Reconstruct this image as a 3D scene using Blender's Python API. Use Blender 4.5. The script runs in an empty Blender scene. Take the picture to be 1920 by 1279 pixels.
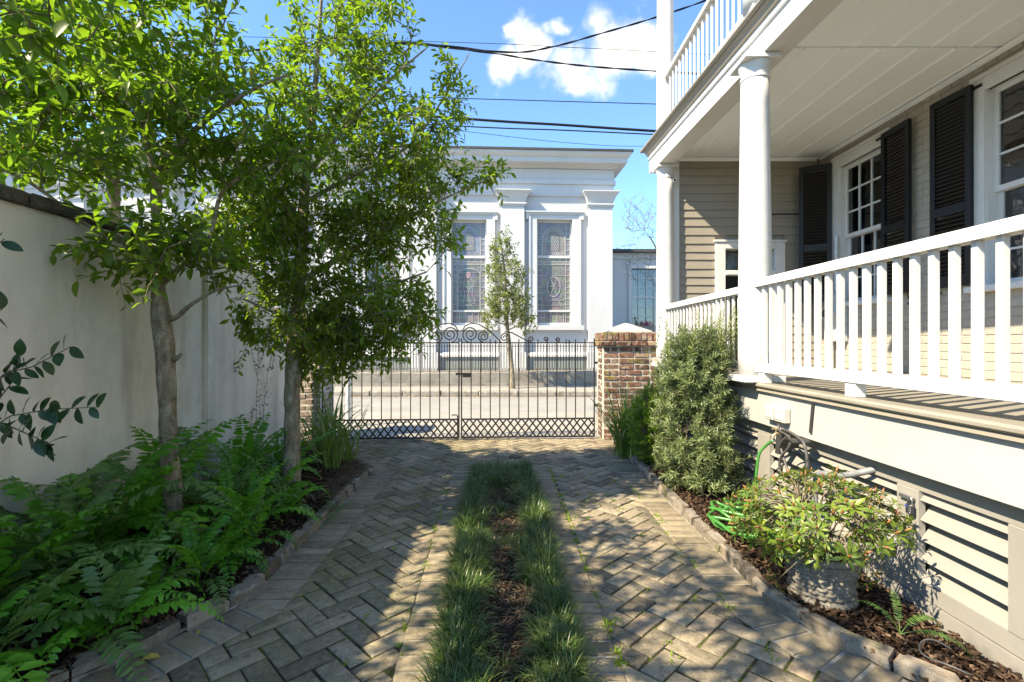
import bpy, math, random
import numpy as np
from mathutils import Vector, Matrix, Quaternion

scene = bpy.context.scene
col = scene.collection
rnd = random.Random(7)
rng = np.random.default_rng(11)
R = math.radians

# ------------------------------------------------------------------ camera
FPX, CX, CY, CAMH = 920.0, 960.0, 641.0, 1.30      # focal length in photo pixels, principal point, eye height
cam_data = bpy.data.cameras.new('camera')
cam_data.sensor_width = 36.0
cam_data.lens = FPX / 1920 * 36
cam_data.shift_y = 1.5 / 1920
cam_data.clip_start = 0.05
cam_data.clip_end = 2000
cam = bpy.data.objects.new('camera', cam_data)
col.objects.link(cam)
cam.location = (0, 0, CAMH)
cam.rotation_euler = (math.pi / 2, 0, 0)
scene.camera = cam

# ------------------------------------------------------------------ sky, sun, exposure
SUN_TRAVEL = Vector((.642, .327, -.695)).normalized()
SKY_STRENGTH, SUN_STRENGTH, EXPOSURE = 0.15, 4.3, 1.55
world = bpy.data.worlds.new('World')
scene.world = world
world.use_nodes = True
wn, wl = world.node_tree.nodes, world.node_tree.links
bg = wn['Background']
bg.inputs[1].default_value = SKY_STRENGTH
sky = wn.new('ShaderNodeTexSky')
sky.sky_type = 'NISHITA'
sky.sun_disc = False
sky.sun_elevation = R(44)
sky.sun_rotation = R(243)
sky.altitude = 0
sky.air_density = 1.0
sky.dust_density = 0.0
sky.ozone_density = 4.0
# scattered fair-weather clouds: soft puffs round a handful of directions, broken up by noise
tc = wn.new('ShaderNodeTexCoord')
def wmath(op, a, b=None, c=None):
    n = wn.new('ShaderNodeMath'); n.operation = op
    for i, v in enumerate((a, b, c)):
        if v is None: continue
        if isinstance(v, (int, float)): n.inputs[i].default_value = v
        else: wl.new(v, n.inputs[i])
    return n.outputs[0]
def wvec(op, a, b):
    n = wn.new('ShaderNodeVectorMath'); n.operation = op
    for i, v in enumerate((a, b)):
        if isinstance(v, (tuple, Vector)): n.inputs[i].default_value = tuple(v)
        else: wl.new(v, n.inputs[i])
    return n
def dirpx(px, py): return Vector(((px - CX) / FPX, 1, (CY - py) / FPX)).normalized()
wnoise = wn.new('ShaderNodeTexNoise'); wnoise.inputs['Scale'].default_value = 9
wnoise.inputs['Detail'].default_value = 9; wnoise.inputs['Roughness'].default_value = .62
wl.new(tc.outputs['Generated'], wnoise.inputs['Vector'])
wnb = wn.new('ShaderNodeTexNoise'); wnb.inputs['Scale'].default_value = 16
wnb.inputs['Detail'].default_value = 6
wl.new(tc.outputs['Generated'], wnb.inputs['Vector'])
off = wvec('SUBTRACT', wnb.outputs['Color'], (.5, .5, .5))
offs = wn.new('ShaderNodeVectorMath'); offs.operation = 'SCALE'; offs.inputs['Scale'].default_value = .085
wl.new(off.outputs[0], offs.inputs[0])
wdir = wvec('ADD', tc.outputs['Generated'], offs.outputs[0])
puffs = [(dirpx(1000, 85), .060), (dirpx(1060, 120), .075), (dirpx(1130, 105), .085), (dirpx(1190, 75), .07),
         (dirpx(1045, 45), .035), (dirpx(945, 128), .035), (dirpx(1085, 150), .05), (dirpx(1225, 120), .045), (dirpx(960, 70), .02)]
for i in range(16):
    az = rnd.uniform(R(75), R(300)); el = R(rnd.uniform(14, 60))
    c0 = Vector((math.sin(az) * math.cos(el), math.cos(az) * math.cos(el), math.sin(el)))
    for k in range(3):
        puffs.append(((c0 + Vector((rnd.uniform(-.09, .09), rnd.uniform(-.09, .09), rnd.uniform(-.03, .03)))).normalized(), rnd.uniform(.05, .10)))
acc = None
for d, r in puffs:
    dist = wvec('DISTANCE', wdir.outputs[0], d).outputs['Value']
    m = wmath('SUBTRACT', 1.0, wmath('DIVIDE', dist, r * 1.08))
    m = wmath('MAXIMUM', m, 0.0)
    acc = m if acc is None else wmath('MAXIMUM', acc, m)
dens = wmath('ADD', wmath('MULTIPLY', acc, 1.25), wmath('MULTIPLY', wmath('SUBTRACT', wnoise.outputs['Fac'], .60), 2.1))
cl_ramp = wn.new('ShaderNodeValToRGB')
cl_ramp.color_ramp.interpolation = 'EASE'
cl_ramp.color_ramp.elements[0].position = .06
cl_ramp.color_ramp.elements[1].position = .98
has = wmath('MULTIPLY', wmath('GREATER_THAN', acc, 0.0), dens)
wl.new(has, cl_ramp.inputs[0])
cmix = wn.new('ShaderNodeMix'); cmix.data_type = 'RGBA'
wl.new(cl_ramp.outputs['Color'], cmix.inputs['Factor'])
tint = wn.new('ShaderNodeMix'); tint.data_type = 'RGBA'; tint.blend_type = 'MULTIPLY'
tint.inputs['Factor'].default_value = 1.0
wl.new(sky.outputs[0], tint.inputs['A'])
tint.inputs['B'].default_value = (.58, .81, 1.10, 1)
wl.new(tint.outputs['Result'], cmix.inputs['A'])
cmix.inputs['B'].default_value = (3.6, 3.75, 4.0, 1)
wl.new(cmix.outputs['Result'], bg.inputs[0])

sun_data = bpy.data.lights.new('sun', 'SUN')
sun_data.energy = SUN_STRENGTH
sun_data.angle = R(.53)
sun_data.color = (1, .955, .88)
sun = bpy.data.objects.new('sun', sun_data)
col.objects.link(sun)
sun.location = (-6, -3, 9)
sun.rotation_euler = SUN_TRAVEL.to_track_quat('-Z', 'Y').to_euler()

vs = scene.view_settings
vs.view_transform = 'Standard'
vs.look = 'None'
vs.exposure = EXPOSURE
vs.gamma = 1.0
vs.use_curve_mapping = False
vs.use_white_balance = True                # the photograph is balanced for the shade
vs.white_balance_temperature = 8200
vs.white_balance_tint = 6
scene.render.engine = 'CYCLES'
scene.cycles.use_denoising = True
scene.cycles.max_bounces = 10
scene.cycles.diffuse_bounces = 5
scene.cycles.transparent_max_bounces = 12
scene.cycles.sample_clamp_indirect = 8

# ------------------------------------------------------------------ helpers
def P(px, py, Y):
    """the point at depth Y that the photograph shows at pixel (px, py)"""
    return Vector(((px - CX) / FPX * Y, Y, CAMH - (py - CY) / FPX * Y))

def G(px, py, z=0.0):
    """the point at height z that the photograph shows at pixel (px, py)"""
    Y = (CAMH - z) * FPX / (py - CY)
    return Vector(((px - CX) / FPX * Y, Y, z))

class MB:
    """collects vertices and faces of ONE mesh"""
    def __init__(s): s.v = []; s.f = []; s.m = []; s.cur = 0
    def add(s, vs, fs):
        b = len(s.v); s.v += [tuple(v) for v in vs]
        for f in fs: s.f.append(tuple(i + b for i in f)); s.m.append(s.cur)
        return s
    def box(s, a, b):
        x0, y0, z0 = a; x1, y1, z1 = b
        return s.add([(x0, y0, z0), (x1, y0, z0), (x1, y1, z0), (x0, y1, z0), (x0, y0, z1), (x1, y0, z1), (x1, y1, z1), (x0, y1, z1)],
                     [(0, 3, 2, 1), (4, 5, 6, 7), (0, 1, 5, 4), (1, 2, 6, 5), (2, 3, 7, 6), (3, 0, 4, 7)])
    def cbox(s, c, d): return s.box([c[i] - d[i] / 2 for i in range(3)], [c[i] + d[i] / 2 for i in range(3)])
    def bbox(s, a, b, ch=.004):
        """box with chamfered edges"""
        a = Vector(a); b = Vector(b); ch = min(ch, min(b[i] - a[i] for i in range(3)) * .45)
        V = []; idx = {}
        for sx in (0, 1):
            for sy in (0, 1):
                for sz in (0, 1):
                    corner = [(a, b)[sx][0], (a, b)[sy][1], (a, b)[sz][2]]
                    sg = [1 - 2 * sx, 1 - 2 * sy, 1 - 2 * sz]
                    for ax in range(3):
                        p = list(corner)
                        for k in range(3):
                            if k != ax: p[k] += sg[k] * ch
                        idx[(sx, sy, sz, ax)] = len(V); V.append(p)
        F = []
        for ax in range(3):
            o1, o2 = (ax + 1) % 3, (ax + 2) % 3
            for sd in (0, 1):
                q = []
                for u, w in ((0, 0), (1, 0), (1, 1), (0, 1)):
                    k = [0, 0, 0]; k[ax] = sd; k[o1] = u; k[o2] = w
                    q.append(idx[(*k, ax)])
                F.append(q if sd else q[::-1])
        for ax in range(3):
            o1, o2 = (ax + 1) % 3, (ax + 2) % 3
            for u in (0, 1):
                for w in (0, 1):
                    k0 = [0, 0, 0]; k0[o1] = u; k0[o2] = w; k1 = list(k0); k1[ax] = 1
                    F.append([idx[(*k0, o1)], idx[(*k1, o1)], idx[(*k1, o2)], idx[(*k0, o2)]])
        for sx in (0, 1):
            for sy in (0, 1):
                for sz in (0, 1):
                    F.append([idx[(sx, sy, sz, 0)], idx[(sx, sy, sz, 1)], idx[(sx, sy, sz, 2)]])
        return s.add(V, F)
    def bar(s, p, q, w, h, up=(0, 0, 1)):
        """box from p to q, w wide, h high, centred on the line"""
        p = Vector(p); q = Vector(q); d = (q - p).normalized(); u = Vector(up)
        sd = d.cross(u)
        if sd.length < 1e-5: sd = d.cross(Vector((1, 0, 0)))
        sd.normalize(); u = sd.cross(d).normalized()
        V = []
        for e in (p, q):
            for a, b in ((-1, -1), (1, -1), (1, 1), (-1, 1)): V.append(e + sd * (a * w / 2) + u * (b * h / 2))
        return s.add(V, [(0, 3, 2, 1), (4, 5, 6, 7), (0, 1, 5, 4), (1, 2, 6, 5), (2, 3, 7, 6), (3, 0, 4, 7)])
    def prism(s, prof, p, q, side=(1, 0, 0), up=(0, 0, 1)):
        """profile of (a, b) = offsets along side and up, swept from p to q"""
        p = Vector(p); q = Vector(q); sd = Vector(side); u = Vector(up); n = len(prof)
        V = [p + sd * a + u * b for a, b in prof] + [q + sd * a + u * b for a, b in prof]
        F = [(i, (i + 1) % n, n + (i + 1) % n, n + i) for i in range(n)] + [tuple(range(n))[::-1], tuple(range(n, 2 * n))]
        return s.add(V, F)
    def tube(s, pts, r, n=8, caps=True):
        pts = [Vector(p) for p in pts]; m = len(pts)
        rr = r if isinstance(r, (list, tuple)) else [r] * m
        t0 = (pts[1] - pts[0]).normalized()
        a = t0.orthogonal().normalized(); V = []
        for i, p in enumerate(pts):
            t = (pts[min(i + 1, m - 1)] - pts[max(i - 1, 0)])
            t = t.normalized() if t.length > 1e-9 else t0
            a = (a - t * a.dot(t)); a = a.normalized() if a.length > 1e-6 else t.orthogonal().normalized()
            b = t.cross(a)
            for k in range(n):
                th = 2 * math.pi * k / n
                V.append(p + (a * math.cos(th) + b * math.sin(th)) * rr[i])
        F = [(i * n + k, i * n + (k + 1) % n, (i + 1) * n + (k + 1) % n, (i + 1) * n + k) for i in range(m - 1) for k in range(n)]
        if caps: F += [tuple(range(n))[::-1], tuple(range((m - 1) * n, m * n))]
        return s.add(V, F)
    def lathe(s, prof, c=(0, 0, 0), n=28, cap=True):
        c = Vector(c); V = []; m = len(prof)
        for r, z in prof:
            for k in range(n):
                th = 2 * math.pi * k / n
                V.append((c.x + r * math.cos(th), c.y + r * math.sin(th), c.z + z))
        F = [(i * n + k, i * n + (k + 1) % n, (i + 1) * n + (k + 1) % n, (i + 1) * n + k) for i in range(m - 1) for k in range(n)]
        if cap: F += [tuple(range(n))[::-1], tuple(range((m - 1) * n, m * n))]
        return s.add(V, F)
    def mesh(s, name, smooth=False):
        me = bpy.data.meshes.new(name); me.from_pydata(s.v, [], s.f)
        if any(s.m): me.polygons.foreach_set('material_index', s.m)
        if smooth:
            me.polygons.foreach_set('use_smooth', [True] * len(me.polygons))
            if smooth != True: me.set_sharp_from_angle(angle=R(smooth))
        me.update()
        return me

def link(name, me, mat=None, parent=None, loc=None, mtx=None):
    if me is not None and mat is not None and not me.materials:
        for m in (mat if isinstance(mat, (list, tuple)) else [mat]): me.materials.append(m)
    o = bpy.data.objects.new(name, me); col.objects.link(o)
    if parent is not None: o.parent = parent
    if mtx is not None: o.matrix_local = mtx
    elif loc is not None: o.location = loc
    return o
def tag(o, label=None, cat=None, group=None, kind=None):
    if label: o['label'] = label
    if cat: o['category'] = cat
    if group: o['group'] = group
    if kind: o['kind'] = kind
    return o
def part(name, mb, mat, parent, smooth=False):
    return link(name, mb.mesh(name, smooth), mat, parent)
def thing(name, label, cat, loc=(0, 0, 0), group=None):
    o = link(name, None, loc=loc); return tag(o, label, cat, group)
def solo(name, mb, mat, label, cat, group=None, smooth=False):
    return tag(link(name, mb.mesh(name, smooth), mat), label, cat, group)
def struct(name, mb, mat, smooth=False):
    return tag(link(name, mb.mesh(name, smooth), mat), kind='structure')
def arrays_mesh(name, V, tpl_faces, n_inst, nv, smooth=True):
    """mesh of n_inst copies of a small face template; V is (n_inst*nv, 3)"""
    tri = np.array([f for f in tpl_faces], dtype=object)
    lens = [len(f) for f in tpl_faces]
    flat = np.concatenate([np.array(f) for f in tpl_faces])
    idx = (flat[None, :] + (np.arange(n_inst) * nv)[:, None]).ravel()
    tot = np.tile(np.array(lens), n_inst)
    start = np.concatenate([[0], np.cumsum(tot)[:-1]])
    me = bpy.data.meshes.new(name)
    me.vertices.add(len(V)); me.vertices.foreach_set('co', np.asarray(V, dtype=np.float32).ravel())
    me.loops.add(len(idx)); me.loops.foreach_set('vertex_index', idx.astype(np.int32))
    me.polygons.add(len(tot)); me.polygons.foreach_set('loop_start', start.astype(np.int32))
    if smooth: me.polygons.foreach_set('use_smooth', np.ones(len(tot), dtype=bool))
    me.update(calc_edges=True); me.validate()
    return me
# ------------------------------------------------------------------ materials
class NT:
    def __init__(s, name):
        s.m = bpy.data.materials.new(name); s.m.use_nodes = True
        s.n, s.l = s.m.node_tree.nodes, s.m.node_tree.links
        s.b = s.n['Principled BSDF']; s.out = s.n['Material Output']
        s._pos = None
    def node(s, t, **kw):
        n = s.n.new(t)
        for k, v in kw.items(): setattr(n, k, v)
        return n
    def pos(s):
        if s._pos is None: s._pos = s.node('ShaderNodeNewGeometry')
        return s._pos.outputs['Position']
    def island(s):
        s.pos(); return s._pos.outputs['Random Per Island']
    def put(s, sock, v):
        if isinstance(v, (int, float)): sock.default_value = v
        elif isinstance(v, tuple): sock.default_value = v if len(v) == 4 or len(sock.default_value) == 3 else (*v, 1)
        else: s.l.new(v, sock)
    def math(s, op, a, b=0.0, clamp=False):
        n = s.node('ShaderNodeMath', operation=op); n.use_clamp = clamp
        s.put(n.inputs[0], a); s.put(n.inputs[1], b); return n.outputs[0]
    def noise(s, scale, detail=4, rough=.55, vec=None, stretch=None, out='Fac'):
        n = s.node('ShaderNodeTexNoise'); n.inputs['Scale'].default_value = scale
        n.inputs['Detail'].default_value = detail; n.inputs['Roughness'].default_value = rough
        v = vec if vec is not None else s.pos()
        if stretch:
            mp = s.node('ShaderNodeMapping'); mp.inputs['Scale'].default_value = stretch; s.l.new(v, mp.inputs[0]); v = mp.outputs[0]
        s.l.new(v, n.inputs['Vector']); return n.outputs[out]
    def ramp(s, fac, stops, interp='LINEAR'):
        r = s.node('ShaderNodeValToRGB'); r.color_ramp.interpolation = interp
        el = r.color_ramp.elements
        while len(el) < len(stops): el.new(.5)
        for e, (p, c) in zip(el, stops): e.position = p; e.color = (*c, 1) if len(c) == 3 else c
        s.put(r.inputs[0], fac); return r.outputs['Color']
    def step(s, fac, a, b):
        return s.ramp(fac, [(a, (0, 0, 0)), (b, (1, 1, 1))])
    def mix(s, fac, a, b, mode='MIX'):
        n = s.node('ShaderNodeMix', data_type='RGBA', blend_type=mode)
        s.put(n.inputs['Factor'], fac); s.put(n.inputs['A'], a); s.put(n.inputs['B'], b); return n.outputs['Result']
    def bump(s, h, strength=.3, dist=.01, prev=None):
        n = s.node('ShaderNodeBump'); n.inputs['Strength'].default_value = strength; n.inputs['Distance'].default_value = dist
        s.put(n.inputs['Height'], h)
        if prev is not None: s.l.new(prev, n.inputs['Normal'])
        return n.outputs[0]
    def done(s, color, rough=.6, normal=None, metal=0.0, spec=None):
        s.put(s.b.inputs['Base Color'], color); s.put(s.b.inputs['Roughness'], rough); s.put(s.b.inputs['Metallic'], metal)
        if spec is not None: s.b.inputs['Specular IOR Level'].default_value = spec
        if normal is not None: s.l.new(normal, s.b.inputs['Normal'])
        return s.m

def paint(name, c, rough=.45, var=.12, scale=3.0, bump=.15, bscale=60, dirt=None, spec=.4, streak=None):
    """painted wood or plaster: a slightly uneven coat, fine brush grain, faint grime"""
    t = NT(name)
    n = t.noise(scale, 5)
    lo = tuple(x * (1 - var) for x in c); hi = tuple(min(1, x * (1 + var * .5)) for x in c)
    k = t.ramp(n, [(.25, lo), (.75, hi)])
    if dirt:
        g = t.step(t.noise(scale * 2.6, 8, .65, stretch=streak), .52, .75)
        k = t.mix(t.math('MULTIPLY', g, dirt[0]), k, dirt[1])
    nb = t.bump(t.noise(bscale, 4), bump, .004)
    nb = t.bump(t.noise(7, 3), .12, .01, nb)
    return t.done(k, rough, nb, spec=spec)

M = {}
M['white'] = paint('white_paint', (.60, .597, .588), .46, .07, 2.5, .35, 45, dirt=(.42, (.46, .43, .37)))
M['column_white'] = paint('column_paint', (.60, .594, .58), .5, .06, 3, .6, 18, dirt=(.40, (.48, .455, .40)), streak=(1, 1, .3))
M['ceiling_white'] = paint('ceiling_paint', (.84, .89, .90), .5, .05, 1.2, .2, 40)
M['trim_beige'] = paint('beige_trim_paint', (.255, .225, .178), .5, .10, 3, .25, 50, dirt=(.3, (.22, .19, .15)))
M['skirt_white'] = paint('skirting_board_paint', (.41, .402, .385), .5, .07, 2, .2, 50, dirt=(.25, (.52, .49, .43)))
M['louver'] = paint('louver_paint', (.275, .257, .228), .5, .08, 3, .2, 50, dirt=(.3, (.40, .36, .30)))
M['clap'] = paint('clapboard_paint', (.285, .25, .205), .55, .12, 2.5, .4, 30, dirt=(.25, (.23, .19, .145)), streak=(.4, 1, 3))
M['black'] = paint('black_shutter_paint', (.0065, .007, .0085), .45, .25, 5, .1, 60, spec=.35)
M['church'] = paint('church_plaster', (.50, .498, .494), .75, .06, .6, .3, 9, dirt=(.40, (.40, .395, .38)), streak=(1, 1, .25))
M['church_trim'] = paint('church_trim_paint', (.53, .526, .518), .65, .06, .8, .2, 14, dirt=(.40, (.40, .39, .365)), streak=(1, 1, .3))
M['plinth'] = paint('plinth_paint', (.22, .24, .225), .7, .15, .8, .2, 14)
M['annex'] = paint('annex_plaster', (.50, .50, .49), .8, .10, .5, .2, 10, dirt=(.3, (.33, .33, .25)), streak=(1, 1, .3))
M['slate'] = paint('roof_slate', (.06, .058, .056), .7, .4, 2, .4, 12)

def m_stucco():
    t = NT('wall_stucco')
    k = t.ramp(t.noise(.9, 5), [(.3, (.62, .555, .455)), (.7, (.78, .71, .60))])
    st = t.step(t.noise(2.6, 7, .65, stretch=(1, 1, .14)), .50, .68)
    k = t.mix(t.math('MULTIPLY', st, .70), k, (.36, .315, .25))
    gr = t.step(t.noise(1.3, 8, .72, stretch=(1, 1, .5)), .50, .62)
    k = t.mix(t.math('MULTIPLY', gr, .35), k, (.38, .36, .26))
    ck = t.node('ShaderNodeTexVoronoi', feature='DISTANCE_TO_EDGE'); ck.inputs['Scale'].default_value = 1.7
    cw = t.node('ShaderNodeVectorMath', operation='ADD'); t.l.new(t.pos(), cw.inputs[0]); t.l.new(t.noise(4, 5, .6, out='Color'), cw.inputs[1]); t.l.new(cw.outputs[0], ck.inputs['Vector'])
    crack = t.math('MULTIPLY', t.math('LESS_THAN', ck.outputs['Distance'], .0035), t.step(t.noise(1.1, 2), .5, .58))
    k = t.mix(t.math('MULTIPLY', crack, .6), k, (.22, .19, .15))
    lt = t.step(t.noise(5, 8, .75), .54, .66)
    k = t.mix(t.math('MULTIPLY', lt, .35), k, (.80, .74, .64))
    nb = t.bump(t.noise(3.5, 4), .35, .02); nb = t.bump(t.noise(90, 3), .25, .003, nb)
    return t.done(k, .85, nb, spec=.2)
M['stucco'] = m_stucco()

def m_stone(name, a, b, dark, moss=None, rough=.9, scale=8, darkamt=.6):
    t = NT(name)
    k = t.ramp(t.noise(scale, 6, .6), [(.3, a), (.7, b)])
    k = t.mix(t.math('MULTIPLY', t.step(t.noise(scale * .7, 8, .7), .52, .70), darkamt), k, dark)
    if moss: k = t.mix(t.math('MULTIPLY', t.step(t.noise(scale * .5, 6), .58, .70), moss[0]), k, moss[1])
    nb = t.bump(t.noise(scale * 6, 6, .7), .6, .006); nb = t.bump(t.noise(scale, 4), .4, .02, nb)
    return t.done(k, rough, nb, spec=.2)
M['coping'] = m_stone('coping_brick', (.045, .040, .030), (.15, .125, .095), (.02, .018, .014), (.7, (.05, .06, .02)), scale=14)
M['concrete'] = m_stone('pale_concrete', (.27, .248, .212), (.345, .32, .278), (.20, .18, .15), None, .9, 3, .4)
M['kerbstone'] = m_stone('kerb_granite', (.20, .18, .15), (.34, .31, .265), (.085, .065, .045), None, .9, 9, .7)
M['lowwall'] = m_stone('low_wall_render', (.20, .178, .148), (.31, .283, .24), (.07, .058, .045), (.3, (.14, .14, .07)), .9, 2.2, .7)
M['capstone'] = m_stone('cap_stone', (.42, .39, .335), (.50, .465, .40), (.26, .235, .19), None, .85, 8, .3)
M['mortar'] = m_stone('lime_mortar', (.40, .36, .30), (.54, .50, .43), (.22, .19, .15), (.3, (.14, .15, .05)), .95, 18, .4)
M['road'] = m_stone('road_surface', (.25, .238, .212), (.305, .29, .262), (.18, .165, .145), None, .85, 1.3, .5)

def rand01(t):
    oi = t.node('ShaderNodeObjectInfo')
    return t.math('FRACT', t.math('ADD', t.math('MULTIPLY', oi.outputs['Random'], 7.31), t.math('MULTIPLY', t.island(), 5.17)))

def m_paver():
    t = NT('paver')
    r = rand01(t)
    k = t.ramp(r, [(0, (.060, .052, .040)), (.10, (.095, .082, .062)), (.25, (.20, .168, .12)), (.5, (.31, .262, .188)), (.75, (.40, .338, .245)), (.9, (.34, .25, .175)), (1, (.24, .205, .155))])
    k = t.mix(.42, k, t.ramp(t.noise(34, 7, .75), [(.34, (.085, .07, .05)), (.5, (.25, .21, .155)), (.66, (.50, .43, .33))]), 'MIX')
    # olive film of algae, thickest under the garden wall
    sx = t.node('ShaderNodeSeparateXYZ'); t.l.new(t.pos(), sx.inputs[0])
    side = t.math('MULTIPLY', t.math('SUBTRACT', .75, sx.outputs[0]), .55, True)
    alg = t.math('MULTIPLY', t.step(t.noise(2.3, 5), .36, .62), side)
    k = t.mix(t.math('MULTIPLY', alg, .75), k, t.ramp(t.noise(14, 4), [(.3, (.085, .082, .036)), (.7, (.20, .185, .085))]))
    blot = t.step(t.noise(26, 8, .75), .54, .66)
    k = t.mix(t.math('MULTIPLY', blot, .62), k, (.045, .040, .030))
    stain = t.step(t.noise(1.9, 7, .68), .50, .68)
    k = t.mix(t.math('MULTIPLY', stain, .42), k, (.085, .072, .046))
    k = t.mix(1.0, k, (.95, .925, .87), 'MULTIPLY')
    lime = t.step(t.noise(8, 8, .78), .60, .70)
    k = t.mix(t.math('MULTIPLY', lime, .35), k, (.50, .46, .40))
    speck = t.step(t.noise(140, 2), .66, .74)
    k = t.mix(t.math('MULTIPLY', speck, .35), k, (.50, .47, .42))
    nb = t.bump(t.noise(120, 5, .7), .45, .004); nb = t.bump(t.noise(16, 4), .5, .012, nb)
    return t.done(k, .88, nb, spec=.2)
M['paver'] = m_paver()
def m_border():
    t = NT('border_paver')
    r = rand01(t)
    k = t.ramp(r, [(0, (.09, .076, .057)), (.25, (.17, .142, .105)), (.6, (.25, .212, .158)), (.85, (.31, .262, .195)), (1, (.24, .185, .135))])
    k = t.mix(.5, k, t.ramp(t.noise(24, 6, .7), [(.25, (.11, .094, .070)), (.75, (.38, .332, .255))]))
    k = t.mix(t.math('MULTIPLY', t.step(t.noise(7, 7, .7), .56, .70), .28), k, (.40, .36, .295))
    k = t.mix(t.math('MULTIPLY', t.step(t.noise(11, 8, .75), .56, .66), .6), k, (.055, .05, .042))
    k = t.mix(1.0, k, (1.0, .95, .84), 'MULTIPLY')
    nb = t.bump(t.noise(110, 5, .7), .45, .004); nb = t.bump(t.noise(14, 4), .5, .012, nb)
    return t.done(k, .88, nb, spec=.2)
M['border'] = m_border()
def m_joint():
    t = NT('joint_sand_and_moss')
    k = t.ramp(t.noise(40, 5), [(.3, (.022, .018, .012)), (.7, (.070, .058, .038))])
    k = t.mix(t.step(t.noise(5, 6, .65), .47, .60), k, t.ramp(t.noise(60, 3), [(.3, (.035, .05, .010)), (.7, (.13, .15, .03))]))
    return t.done(k, .95, t.bump(t.noise(150, 4), .7, .006), spec=.1)
M['joint'] = m_joint()
def m_oldmortar():
    t = NT('border_mortar')
    k = t.ramp(t.noise(18, 6, .7), [(.3, (.25, .225, .18)), (.7, (.42, .385, .33))])
    k = t.mix(t.math('MULTIPLY', t.step(t.noise(4, 6), .5, .68), .8), k, (.13, .115, .08))
    return t.done(k, .95, t.bump(t.noise(90, 4), .5, .005), spec=.1)
M['oldmortar'] = m_oldmortar()
def m_redbrick(name='red_brick', light=False):
    t = NT(name)
    r = rand01(t)
    k = t.ramp(r, [(0, (.055, .030, .022)), (.3, (.13, .055, .038)), (.6, (.195, .082, .054)), (.82, (.15, .085, .062)), (1, (.27, .19, .135))])
    k = t.mix(t.math('MULTIPLY', t.step(t.noise(16, 8, .75), .47, .62), .62), k, (.44, .38, .30))
    k = t.mix(t.math('MULTIPLY', t.step(t.noise(7, 7, .7), .53, .66), .75), k, (.060, .045, .034))
    k = t.mix(t.math('MULTIPLY', t.step(t.noise(5.5, 6), .57, .66), .8), k, (.22, .20, .045))
    nb = t.bump(t.noise(90, 5, .7), .6, .005); nb = t.bump(t.noise(18, 4), .5, .01, nb)
    return t.done(k, .9, nb, spec=.2)
M['redbrick'] = m_redbrick()
def m_kerbbrick():
    t = NT('kerb_brick')
    r = rand01(t)
    k = t.ramp(r, [(0, (.10, .082, .062)), (.4, (.19, .158, .12)), (.8, (.25, .212, .168)), (1, (.29, .225, .165))])
    k = t.mix(t.math('MULTIPLY', t.step(t.noise(20, 7, .7), .52, .66), .6), k, (.36, .325, .275))
    k = t.mix(t.math('MULTIPLY', t.step(t.noise(9, 7, .7), .54, .68), .8), k, (.05, .045, .035))
    k = t.mix(t.math('MULTIPLY', t.step(t.noise(4.5, 6), .58, .70), .7), k, (.17, .16, .045))
    nb = t.bump(t.noise(70, 5, .7), .7, .008); nb = t.bump(t.noise(14, 4), .6, .02, nb)
    return t.done(k, .92, nb, spec=.2)
M['kerbbrick'] = m_kerbbrick()
def m_painted_brick():
    t = NT('painted_brick')
    r = rand01(t)
    k = t.ramp(r, [(0, (.345, .31, .262)), (1, (.375, .338, .285))])
    k = t.mix(t.math('MULTIPLY', t.step(t.noise(9, 8, .7), .58, .72), .35), k, (.28, .24, .19))
    nb = t.bump(t.noise(45, 5, .65), .6, .006); nb = t.bump(t.noise(14, 3), .4, .012, nb)
    return t.done(k, .6, nb, spec=.3)
M['pbrick'] = m_painted_brick()
M['pjoint'] = paint('painted_brick_joint', (.345, .312, .262), .7, .1, 8, .4, 50)
def m_soil():
    t = NT('soil')
    k = t.ramp(t.noise(35, 7, .7), [(.25, (.018, .011, .007)), (.55, (.06, .036, .022)), (.8, (.11, .068, .042))])
    return t.done(k, .95, t.bump(t.noise(60, 7, .75), 1.0, .03), spec=.1)
M['soil'] = m_soil()
def m_chip():
    t = NT('bark_chip')
    k = t.ramp(t.island(), [(0, (.022, .013, .009)), (.4, (.058, .033, .021)), (.75, (.10, .060, .038)), (1, (.19, .125, .08))])
    return t.done(k, .9, None, spec=.15)
M['chip'] = m_chip()
def m_straw():
    t = NT('dry_straw')
    k = t.ramp(t.island(), [(0, (.055, .036, .022)), (.5, (.13, .088, .055)), (1, (.30, .225, .145))])
    return t.done(k, .85, None, spec=.15)
M['straw'] = m_straw()
def m_bark():
    t = NT('tree_bark')
    k = t.ramp(t.noise(22, 7, .7, stretch=(1, 1, .5)), [(.28, (.085, .062, .036)), (.48, (.215, .172, .112)), (.72, (.42, .37, .275))])
    k = t.mix(t.math('MULTIPLY', t.step(t.noise(40, 5, .6, stretch=(.7, .7, 2.2)), .60, .70), .75), k, (.46, .43, .36))
    k = t.mix(t.math('MULTIPLY', t.step(t.noise(9, 5), .55, .72), .55), k, (.15, .135, .07))
    nb = t.bump(t.noise(55, 6, .7, stretch=(1, 1, 1.6)), .7, .008); nb = t.bump(t.noise(9, 4), .5, .03, nb)
    return t.done(k, .9, nb, spec=.2)
M['bark'] = m_bark()
def m_twig(): 
    t = NT('twig_bark')
    k = t.ramp(t.noise(30, 5, .7), [(.3, (.10, .078, .05)), (.7, (.27, .225, .16))])
    return t.done(k, .85, t.bump(t.noise(60, 4), .5, .005), spec=.2)
M['twig'] = m_twig()

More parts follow.
